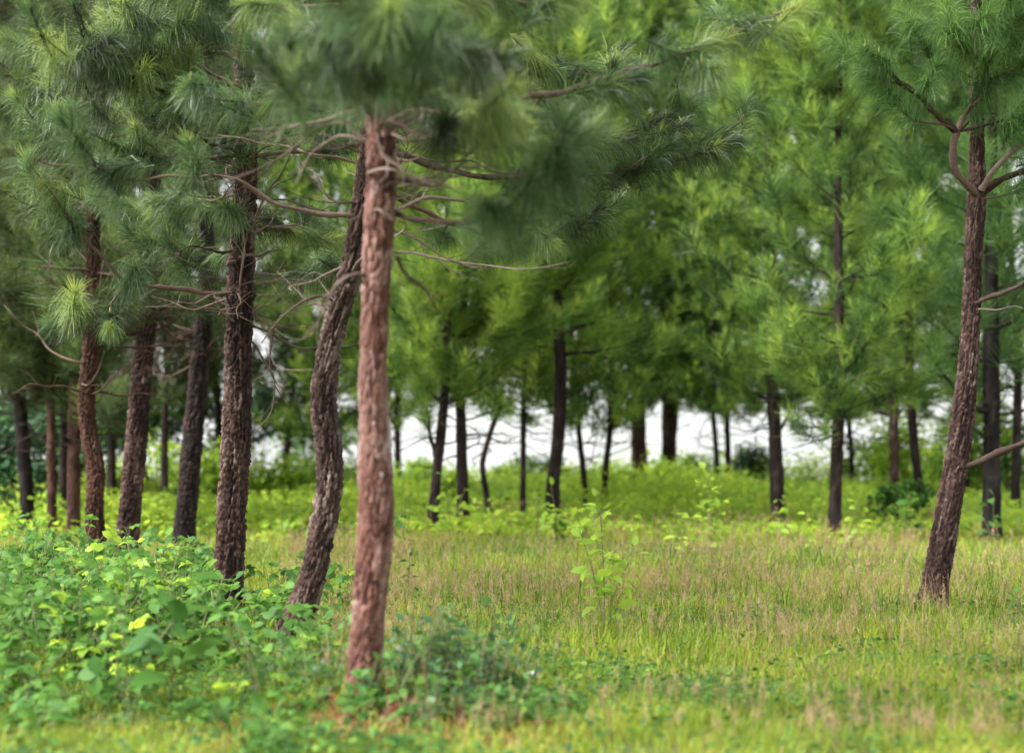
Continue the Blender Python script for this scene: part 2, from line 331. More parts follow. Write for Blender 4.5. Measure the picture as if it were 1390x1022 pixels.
# ------------------------------------------------------------------ pines
def grow_branch(S, az, L, el, r0, rg, twigs=3, curve=0.5, seg=5, dead=False, tail=0.5):
    """a pine branch from S: list of tubes (curve, radii) and list of tufts (pos, axis)"""
    n = 7; p = np.array(S, float); pts = [p.copy()]; a, e = az, el
    for k in range(n - 1):
        a += rg.normal() * (0.32 if dead else 0.13); e += curve * 0.16 + rg.normal() * (0.24 if dead else 0.09)
        p = p + L / (n - 1) * np.array([math.cos(a) * math.cos(e), math.sin(a) * math.cos(e), math.sin(e)]); pts.append(p.copy())
    return branch_from(pts, r0, rg, twigs, dead, tail=tail)
def branch_from(pts, r0, rg, twigs=3, dead=False, tip_r=0.25, tail=0.5, dens=0.22, twl=(0.3, 0.6)):
    pts = np.asarray(pts, float); L = np.sum(np.linalg.norm(np.diff(pts, axis=0), axis=1))
    if dead:
        pts = catmull(pts, max(5, int(L / 0.16))); pts[1:] += rg.normal(size=(len(pts) - 1, 3)) * 0.016
    elif L > 0.5:
        pts = catmull(pts, max(5, int(L / 0.14))); pts[1:-1] += rg.normal(size=(len(pts) - 2, 3)) * 0.009
    C = catmull(pts, max(8, int(L / 0.05))); n = len(C)
    tubes = [(C, np.linspace(r0, r0 * tip_r, n) * (1 + 0.10 * np.convolve(rg.normal(size=n + 2), [0.6, 0.6, 0.6], 'valid')))]; tf = []
    T = unit(np.gradient(C, axis=0))
    if not dead:
        tf.append((C[-1], unit(T[-1] + [0, 0, 0.25])))
        for s in np.arange(tail * L, L - 0.12, dens):
            k = min(n - 1, int(s / L * (n - 1))); tf.append((C[k], unit(T[k] + rg.normal(size=3) * 0.45 + [0, 0, 0.1])))
    for q in range(twigs):
        s = 0.32 + 0.6 * (q + rg.random()) / max(twigs, 1); k = min(n - 2, int(s * (n - 1)))
        side = unit(np.cross(T[k], [0, 0, 1])) * (1 if q % 2 else -1)
        d = unit(T[k] * (0.55 + 0.4 * rg.random()) + side * (0.6 + 0.3 * rg.random()) + [0, 0, rg.normal() * 0.25])
        l = (twl[0] + (twl[1] - twl[0]) * rg.random()) * (1.15 - 0.5 * s)
        tp = [C[k], C[k] + d * l * 0.5 + rg.normal(size=3) * 0.03, C[k] + d * l + np.array([0, 0, 0.12 * l]) + rg.normal(size=3) * 0.04]
        tc = catmull(tp, 6); rr = r0 * (1 - 0.7 * s) * 0.55
        tubes.append((tc, np.linspace(rr, rr * 0.4, 6)))
        if not dead:
            tt = unit(tc[-1] - tc[-2]); tf.append((tc[-1], unit(tt + [0, 0, 0.2])))
            if l > 0.28: tf.append((tc[3], unit(tt + rg.normal(size=3) * 0.4)))
    return tubes, tf

def trunk_rows(px, base_d, top, lean=(0, 0)):
    """px: list of (pixel x, pixel y, pixel width) from the ground up, continued to height top"""
    rows = []
    for k, (x, y, w) in enumerate(px):
        p = at(x, y, base_d); rows.append([p[0], p[1], p[2], w * 0.83 / 2 / FPX * base_d])
    b = rows[0]; g = float(gz(b[0], b[1]))
    if b[2] > g + 0.02:      # the foot is hidden by plants: go on to the ground
        d = np.array(rows[0][:3]) - np.array(rows[1][:3]); d = d / abs(d[2]) * (b[2] - g)
        rows.insert(0, [b[0] + d[0] * 0.7, b[1], g, b[3] * 1.08])
    rows[0][2] = float(gz(rows[0][0], rows[0][1])) - 0.04; rows[0][3] *= 1.10
    if len(rows) > 1 and px[0][1] < 950:      # the foot spreads into roots
        f = 0.20 / max(0.21, rows[1][2] - rows[0][2]); mid = [rows[0][c] * (1 - f) + rows[1][c] * f for c in range(4)]; mid[3] = rows[0][3] * 0.97
        rows[0][3] *= 1.28; rows.insert(1, mid)
    l = rows[-1]
    if top > l[2] + 0.3:
        k = max(2, int((top - l[2]) / 0.9)); r = np.random.default_rng(int(abs(l[0]) * 1000))
        x, y = l[0], l[1]
        for q in range(1, k + 1):
            x += r.normal() * 0.05 + lean[0] / k; y += r.normal() * 0.06 + lean[1] / k
            rows.append([x, y, l[2] + (top - l[2]) * q / k, max(0.012, l[3] * (1 - 0.88 * q / k))])
    return rows
def at_height(C, r, z):
    k = int(np.argmin(np.abs(C[:, 2] - z))); return C[k], r[k]

def far_pine(label, px, d, top, crown_z, R=1.6, bk='bark_dark', nd='needle_light', seed=0, per=34, wd=0.010, dens=1.0, group='pines standing in the background', dead=3, fine=False, extra=()):
    rg = np.random.default_rng(seed + 100)
    if d > 24: top = max(top + 0.6, 1.5 + 0.265 * d); crown_z = crown_z - 0.55 - 0.2 * rg.random() if d < 34 else max(1.65, crown_z - 1.5 + 0.6 * rg.random()); R *= 1.12
    rows = trunk_rows(px, d, top)
    root = thing('pine_tree', (rows[0][0], rows[0][1], rows[0][2] + 0.04), label, 'tree', group)
    org = np.array(root.location)
    tg = Geo(); C, r = trunk(tg, rows, fine, seed, (0.06, 0.18) if not fine else (0.045, 0.16), 0.012 if not fine else 0.026)
    T = []; z = crown_z
    wood = Geo()
    bushy = d > 24
    while z < top - 0.15:
        u = (z - crown_z) / max(top - crown_z, 0.1); S, rr = at_height(C, r, z)
        L = R * (0.60 + 0.6 * min(1, u * 3.0)) * (1 - u) ** 0.45 * (0.7 + 0.6 * rg.random()) + 0.25
        nb = int(rg.integers(3, 6)); a0 = rg.random() * 6.28
        for k in range(nb):
            tb, tf = grow_branch(S, a0 + 6.283 * k / nb + rg.normal() * 0.4, L * (0.6 + 0.6 * rg.random()), (0.25 if bushy else 0.05) + 0.45 * u + rg.normal() * 0.22, max(0.008, min(0.022, rr * 0.3)), rg, 4 if L > 0.8 else 2, 0.7 if bushy else 0.5, tail=0.35)
            for c, q in (tb[:1] if d > 35.5 else tb):
                st = 4 if len(c) > 8 and bushy else 2
                c, q = np.vstack([c[:-1:st], c[-1:]]), np.append(q[:-1:st], q[-1]); tube(wood, c, q, 3 if bushy else 4, rg.random(), cap=not bushy)
            T += tf
        if bushy:      # short shoots close to the stem
            for k in range(4):
                a = rg.random() * 6.28; o = np.array([math.cos(a), math.sin(a), 0.5]); T.append((S + o * (0.22 + 0.25 * rg.random()) + [0, 0, 0.3 * rg.random()], unit(o)))
        z += (0.40 if bushy else 0.5) + 0.2 * rg.random()
    for k in range(dead + 4 if d > 24 else dead + 9):
        S, rr = at_height(C, r, crown_z + 0.2 - 1.05 * rg.random())
        tb, _ = grow_branch(S, rg.random() * 6.28, 0.5 + 1.1 * rg.random(), 0.1 + rg.normal() * 0.2, 0.015, rg, 3, 0.3, dead=True)
        for c, q in tb: tube(wood, c, q, 4, rg.random())
    for pts, r0 in extra:
        tb, tf = branch_from([at(*p) for p in pts], r0, rg, 3); T += tf
        for c, q in tb: tube(wood, c, q, 5, rg.random())
    tg.build('trunk', M[bk], root, org)
    wood.build('limbs', M['branch' if d < 24 else 'bark_dark'], root, org)
    g = Geo(); pos = np.array([p for p, _ in T]); ax = np.array([a for _, a in T])
    q = 0.45 if d > 35.5 else 0.66 if d > 30.5 else 1.1 if d > 28.4 else 1.7
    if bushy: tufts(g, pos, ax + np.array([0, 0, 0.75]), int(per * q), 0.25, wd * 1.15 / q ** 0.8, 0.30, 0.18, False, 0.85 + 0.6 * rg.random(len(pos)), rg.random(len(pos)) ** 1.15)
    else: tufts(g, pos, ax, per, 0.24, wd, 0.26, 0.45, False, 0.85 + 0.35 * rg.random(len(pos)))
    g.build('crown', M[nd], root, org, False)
    return root

# needle tuft meshes shared by the near pines: by steepness of the shoot, so that needles hang true
TUFT = {}
def tuft_meshes(mat):
    out = {}
    for el in (75, 45, 18, -8, -35):
        for v in range(3):
            g = Geo(); e = math.radians(el)
            tufts(g, [[0, 0, 0]], [[math.cos(e), 0, math.sin(e)]], 230, 0.235, 0.0042, 0.30, 0.80, True, 1.0, np.array([0.25 + 0.25 * v]))
            tube(g, np.array([[0, 0, 0], [0.02 * math.cos(e), 0, 0.02 * math.sin(e)]]) - 0.30 * np.array([math.cos(e), 0, math.sin(e)]) * np.array([[1.0], [0.0]]), [0.006, 0.004], 5, 0.1)
            out[(el, v)] = g.mesh('needle_tuft', M[mat], smooth=False)
    return out
for k in ('needle_blue', 'needle_green', 'needle_dry'): TUFT[k] = tuft_meshes(k)
cg = Geo()
tube(cg, [[0, 0, 0], [0.002, 0, 0.03], [0, 0.002, 0.055], [0, 0, 0.08]], [0.006, 0.008, 0.006, 0.002], 6, 0.5)
CANDLE = cg.mesh('young_shoot', M['candle'])

class NearPine:
    def __init__(s, label, px, d, top, bk, nd, seed, plate, relief):
        s.rg = np.random.default_rng(seed + 500); s.nd = nd
        rows = trunk_rows(px, d, top)
        s.root = thing('pine_tree', (rows[0][0], rows[0][1], rows[0][2] + 0.04), label, 'tree'); s.org = np.array(s.root.location)
        low = [r for r in rows if r[2] < 5.4]; g = Geo()
        s.C, s.r = trunk(g, rows, True, seed, plate, relief)
        s.tr = g.build('trunk', M[bk], s.root, s.org)
        s.n = 0; s.rest = []; s.dry = 0.0 if nd == 'needle_blue' else 0.02
    def put(s, tubes, tf, mat='branch', seg=7):
        g = Geo()
        for c, r in tubes: tube(g, c, r, seg, s.rg.random())
        b = g.build('branch', M[mat], s.root, s.org)
        for p, a in tf:
            x, y = project(p)
            if -90 < x < W0 + 90 and -110 < y < H0 and s.n < 290:
                s.n += 1
                el = math.degrees(math.asin(max(-1, min(1, a[2])))); e = min((75, 45, 18, -8, -35), key=lambda q: abs(q - el))
                o = link('needle_tuft', TUFT['needle_dry' if s.rg.random() < s.dry and x < 480 and p[2] < 4.2 else s.nd][(e, int(s.rg.integers(3)))], b, p - s.org)
                o.rotation_euler[2] = math.atan2(a[1], a[0]); k = 0.8 + 0.4 * s.rg.random(); o.scale = (k, k, k)
                if s.rg.random() < 0.16:
                    c = link('young_shoot', CANDLE, b, p - s.org); c.rotation_euler = (s.rg.normal() * 0.25, s.rg.normal() * 0.25, 0)
            else: s.rest.append((p, a))
        return b
    def traced(s, pts, r0, twigs=3, dead=False, **k):
        tb, tf = branch_from([at(*p) for p in pts], r0, s.rg, twigs, dead, **k)
        return s.put(tb, tf, 'dead_wood' if dead else 'branch')
    def whorls(s, z0, z1, top, R, step=0.42, nb=5, keep=None, twigs=3, el=0.08):
        z = z0
        while z < z1:
            u = (z - z0) / (top - z0); S, rr = at_height(s.C, s.r, z); a0 = s.rg.random() * 6.28
            L = R * (0.75 + 0.4 * min(1, u * 3)) * (1 - u) ** 0.7 + 0.3
            for k in range(nb):
                a = a0 + 6.283 * k / nb + s.rg.normal() * 0.2
                if keep and not keep(a % 6.283, z): continue
                tb, tf = grow_branch(S, a, L * (0.75 + 0.45 * s.rg.random()), el + 0.35 * u + s.rg.normal() * 0.14, 0.020, s.rg, twigs)
                s.put(tb, tf)
            z += step * (0.8 + 0.4 * s.rg.random())
    def stubs(s, z0, z1, n, L=(0.3, 0.9)):
        for k in range(n):
            S, rr = at_height(s.C, s.r, z0 + (z1 - z0) * s.rg.random())
            tb, _ = grow_branch(S, s.rg.random() * 6.28, L[0] + (L[1] - L[0]) * s.rg.random(), 0.0 + s.rg.normal() * 0.3, 0.012, s.rg, 5, 0.25, dead=True)
            s.put(tb, [], 'dead_wood', 5)
    def done(s):
        if s.rest:
            g = Geo(); tufts(g, np.array([p for p, _ in s.rest]), np.array([a for _, a in s.rest]), 34, 0.24, 0.008, 0.28, 0.5, False)
            g.build('crown', M[s.nd], s.root, s.org, False)

# the front pine with pinkish bark
t1 = NearPine('front pine with smooth pinkish flaking bark on the red earth mound', [(488, 962, 50), (494, 900, 51), (503, 800, 54), (510, 700, 55), (508, 600, 47), (506, 520, 43), (509, 430, 42), (514, 330, 43), (517, 230, 45), (516, 150, 42), (512, 60, 40), (508, -40, 38)],
              9.55, 7.6, 'bark_pink', 'needle_blue', 1, (0.050, 0.15), 0.015)
t1.traced([(530, 165, 9.5), (570, 150, 9.2), (640, 160, 8.9), (690, 120, 8.6)], 0.020, 4)
t1.traced([(525, 175, 9.5), (620, 150, 9.9), (740, 130, 10.4), (830, 105, 10.8), (940, 72, 11.1), (1010, 38, 11.3), (1080, 10, 11.4)], 0.026, 5, tail=0.72)
t1.traced([(535, 290, 9.6), (620, 302, 9.2), (690, 278, 8.9), (735, 222, 8.7), (768, 165, 8.6)], 0.016, 3, tail=0.62)
t1.traced([(505, 150, 9.4), (470, 120, 8.7), (450, 95, 8.2), (440, 60, 7.9)], 0.020, 4)
t1.traced([(515, 130, 9.4), (540, 100, 8.6), (570, 60, 8.0), (600, 20, 7.6)], 0.020, 4)
t1.traced([(505, 110, 9.4), (480, 60, 8.9), (500, 40, 8.2), (530, 10, 7.6)], 0.018, 4)
for pts in ([(530, 170, 9.55), (575, 163, 9.6), (630, 158, 9.8)], [(532, 182, 9.5), (560, 190, 9.4), (600, 186, 9.6), (640, 192, 9.7)], [(530, 165, 9.45), (560, 180, 9.3), (585, 176, 9.2)],
            [(535, 205, 9.5), (555, 210, 9.4), (570, 200, 9.4)], [(500, 235, 9.5), (530, 230, 9.3), (555, 248, 9.3), (558, 275, 9.3)], [(500, 290, 9.5), (525, 288, 9.35), (540, 302, 9.35)],
            [(500, 195, 9.6), (470, 180, 9.6), (430, 205, 9.8), (400, 250, 9.8)], [(540, 350, 9.6), (565, 380, 9.6), (600, 430, 9.7)]):
    t1.traced(pts, 0.011, 3, True, twl=(0.08, 0.25))
t1.whorls(3.8, 6.9, 7.6, 1.5, 0.65, 4, keep=lambda a, z: z > 4.2 or math.sin(a) > -0.3)
t1.done()

# the crooked pine behind it
t2 = NearPine('crooked pine with grey brown bark just left behind the front trunk', [(388, 895, 50), (402, 845, 45), (424, 780, 39), (438, 720, 38), (447, 660, 37), (446, 610, 36), (440, 565, 36), (439, 530, 36), (446, 480, 35), (459, 425, 34), (476, 365, 32), (490, 290, 30), (499, 230, 32), (506, 160, 30), (512, 60, 28)],
              12.4, 7.8, 'bark_grey', 'needle_blue', 2, (0.042, 0.15), 0.028)
t2.traced([(493, 295, 12.4), (430, 287, 12.3), (370, 275, 12.2), (325, 246, 12.1), (280, 238, 12.0), (230, 240, 11.9), (165, 243, 11.7), (112, 208, 11.6), (96, 150, 11.5)], 0.018, 3, tail=0.82)
t2.traced([(455, 408, 12.4), (425, 403, 12.2), (395, 425, 12.1), (368, 452, 12.1), (355, 472, 12.1)], 0.014, 3, True, twl=(0.06, 0.2))
t2.traced([(370, 450, 12.1), (366, 480, 12.1), (368, 515, 12.1), (380, 530, 12.1), (396, 531, 12.1)], 0.012, 6, True, twl=(0.15, 0.35))
t2.traced([(500, 285, 12.4), (545, 282, 12.3), (590, 266, 12.3), (640, 272, 12.5), (690, 270, 12.6)], 0.018, 3, True, twl=(0.15, 0.35))
t2.traced([(500, 310, 12.4), (560, 322, 12.2), (605, 345, 12.2), (655, 362, 12.2)], 0.013, 4, True, twl=(0.15, 0.4))
t2.traced([(503, 195, 12.4), (600, 230, 12.8), (720, 240, 13.2), (830, 235, 13.6), (930, 215, 13.9), (1000, 170, 14.1), (1012, 140, 14.1)], 0.026, 7, tail=0.5)
t2.traced([(506, 150, 12.4), (620, 150, 12.9), (740, 170, 13.4), (840, 180, 13.8), (920, 150, 14.0), (960, 120, 14.2)], 0.024, 7, tail=0.45)
t2.traced([(510, 90, 12.4), (640, 70, 12.9), (760, 95, 13.5), (860, 90, 14.0), (900, 60, 14.2)], 0.022, 6, tail=0.45)
t2.traced([(498, 240, 12.4), (600, 300, 13.0), (720, 320, 13.6), (790, 300, 14.0), (840, 270, 14.2)], 0.020, 5, tail=0.5)
t2.traced([(485, 330, 12.4), (460, 370, 12.8), (440, 375, 13.0), (430, 355, 13.1)], 0.010, 1)
t2.stubs(2.5, 3.9, 24, (0.4, 1.6))
t1.stubs(2.3, 3.5, 14, (0.2, 1.1))
t2.whorls(3.8, 6.9, 7.8, 1.6, 0.65, 4)
t2.done()

# the straight pine with a burnt foot
t3 = NearPine('straight pine with deeply furrowed dark bark and dark broken stubs', [(308, 826, 47), (312, 760, 44), (316, 680, 43), (320, 600, 42), (323, 520, 40), (325, 430, 38), (326, 412, 38), (326, 400, 46), (326, 388, 37), (327, 366, 37), (327, 355, 44), (328, 344, 36), (331, 290, 34), (334, 220, 31), (332, 140, 28), (328, 40, 25)],
              15.2, 8.0, 'bark_brown', 'needle_blue', 3, (0.040, 0.20), 0.030)
t3.traced([(315, 397, 15.2), (280, 398, 15.0), (235, 392, 14.8), (178, 384, 14.5), (145, 355, 14.3), (110, 318, 14.1), (75, 268, 13.9), (35, 215, 13.8)], 0.026, 2, tail=0.72)
t3.traced([(175, 384, 14.5), (155, 408, 14.4), (130, 422, 14.3), (100, 432, 14.2)], 0.014, 3, tail=0.15)
t3.traced([(310, 405, 15.2), (260, 418, 15.3), (210, 400, 15.4)], 0.012, 1, True)
t3.traced([(325, 350, 15.1), (355, 348, 15.0), (382, 338, 14.9)], 0.020, 0, True)
t3.traced([(320, 355, 15.1), (302, 362, 14.9)], 0.016, 0, True)
t3.traced([(330, 270, 15.1), (318, 285, 14.8), (305, 278, 14.6)], 0.012, 0, tail=0.7)
t3.traced([(333, 230, 15.2), (322, 190, 14.9), (300, 150, 14.6)], 0.014, 1, tail=0.6)
t3.traced([(332, 150, 15.2), (255, 138, 14.6), (170, 102, 13.8), (125, 60, 13.2), (100, 8, 12.8)], 0.026, 6, tail=0.4)
t3.traced([(331, 120, 15.2), (220, 95, 14.3), (190, 45, 13.6), (165, -5, 13.2)], 0.022, 5, tail=0.35)
t3.traced([(330, 80, 15.2), (200, 60, 14.0), (90, 90, 12.6), (60, 50, 12.0), (40, 10, 11.8)], 0.022, 6, tail=0.4)
t3.traced([(333, 210, 15.2), (230, 215, 14.9), (140, 190, 14.4), (70, 150, 14.0), (20, 130, 13.8)], 0.020, 5, tail=0.4)
t3.traced([(332, 60, 15.2), (300, 40, 14.4), (275, 20, 13.9), (265, -10, 13.7)], 0.018, 4, tail=0.4)
t3.traced([(325, 330, 15.2), (290, 350, 15.4), (250, 340, 15.7), (225, 320, 15.9)], 0.012, 3, tail=0.3)
t3.traced([(328, 300, 15.2), (370, 300, 15.6), (410, 320, 16.0), (435, 310, 16.3)], 0.012, 3, tail=0.35)
t3.traced([(330, 260, 15.2), (250, 280, 15.8), (190, 290, 16.2), (150, 270, 16.5)], 0.014, 4, tail=0.35)
t3.whorls(3.9, 7.0, 8.0, 1.8, 0.62, 4)
t3.stubs(2.3, 4.0, 26, (0.4, 1.7))
t3.done()

# the pine on the right
t10 = NearPine('slender pine leaning in from the right, with a swollen ring of branches', [(1262, 832, 46), (1272, 780, 42), (1285, 710, 39), (1297, 640, 38), (1306, 580, 36), (1313, 510, 32), (1318, 430, 29), (1322, 340, 26), (1326, 275, 28), (1327, 255, 26), (1326, 180, 20), (1326, 90, 17), (1326, 0, 15), (1326, -60, 13)],
               15.1, 7.0, 'bark_brown', 'needle_green', 4, (0.034, 0.16), 0.019)
t10.traced([(1326, 262, 15.05), (1303, 243, 14.9), (1295, 215, 14.85), (1298, 183, 14.8), (1310, 155, 14.8), (1330, 132, 14.7), (1362, 105, 14.6), (1400, 78, 14.5)], 0.034, 3, tail=0.75, tip_r=0.5)
t10.traced([(1299, 180, 14.8), (1275, 155, 14.75), (1240, 128, 14.7), (1215, 105, 14.6), (1195, 80, 14.6), (1172, 58, 14.5)], 0.028, 4, tail=0.8, tip_r=0.5)
t10.traced([(1299, 178, 14.8), (1285, 171, 14.7), (1245, 166, 14.6), (1222, 148, 14.5), (1205, 130, 14.5)], 0.012, 0, tail=0.9)
t10.traced([(1305, 178, 14.8), (1345, 170, 14.7), (1372, 160, 14.6), (1400, 150, 14.5)], 0.018, 2, tail=0.8)
t10.traced([(1332, 258, 15.0), (1350, 232, 14.9), (1372, 208, 14.8), (1402, 188, 14.7)], 0.028, 0, True, tip_r=0.75)
t10.traced([(1332, 264, 15.05), (1355, 248, 15.0), (1380, 234, 14.9), (1410, 222, 14.9)], 0.034, 1, tail=0.9, tip_r=0.7)
t10.traced([(1332, 270, 15.05), (1360, 266, 15.0), (1400, 254, 15.0)], 0.012, 1, tail=0.9)
t10.traced([(1322, 412, 15.05), (1345, 402, 15.0), (1370, 392, 14.9), (1405, 376, 14.8)], 0.022, 0, True, tip_r=0.8)
t10.traced([(1322, 420, 15.05), (1350, 422, 15.0), (1400, 420, 14.9)], 0.009, 0, True)
t10.traced([(1302, 636, 15.05), (1325, 626, 15.0), (1355, 616, 14.9), (1405, 596, 14.8)], 0.030, 0, True, tip_r=0.75)
t10.traced([(1326, 110, 15.05), (1290, 90, 14.9), (1262, 70, 14.7), (1240, 40, 14.6)], 0.014, 2, tail=0.5)
t10.traced([(1326, 100, 15.05), (1310, 60, 14.7), (1290, 35, 14.4), (1285, 5, 14.3)], 0.016, 2, tail=0.5)
t10.traced([(1326, 60, 15.05), (1350, 30, 14.6), (1365, 0, 14.3), (1375, -30, 14.2)], 0.016, 2, tail=0.5)
t10.traced([(1326, 90, 15.05), (1380, 60, 14.8), (1400, 20, 14.7)], 0.014, 3, tail=0.3)
t10.whorls(5.3, 6.6, 7.0, 1.0, 0.5, 4, twigs=2)
t10.done()

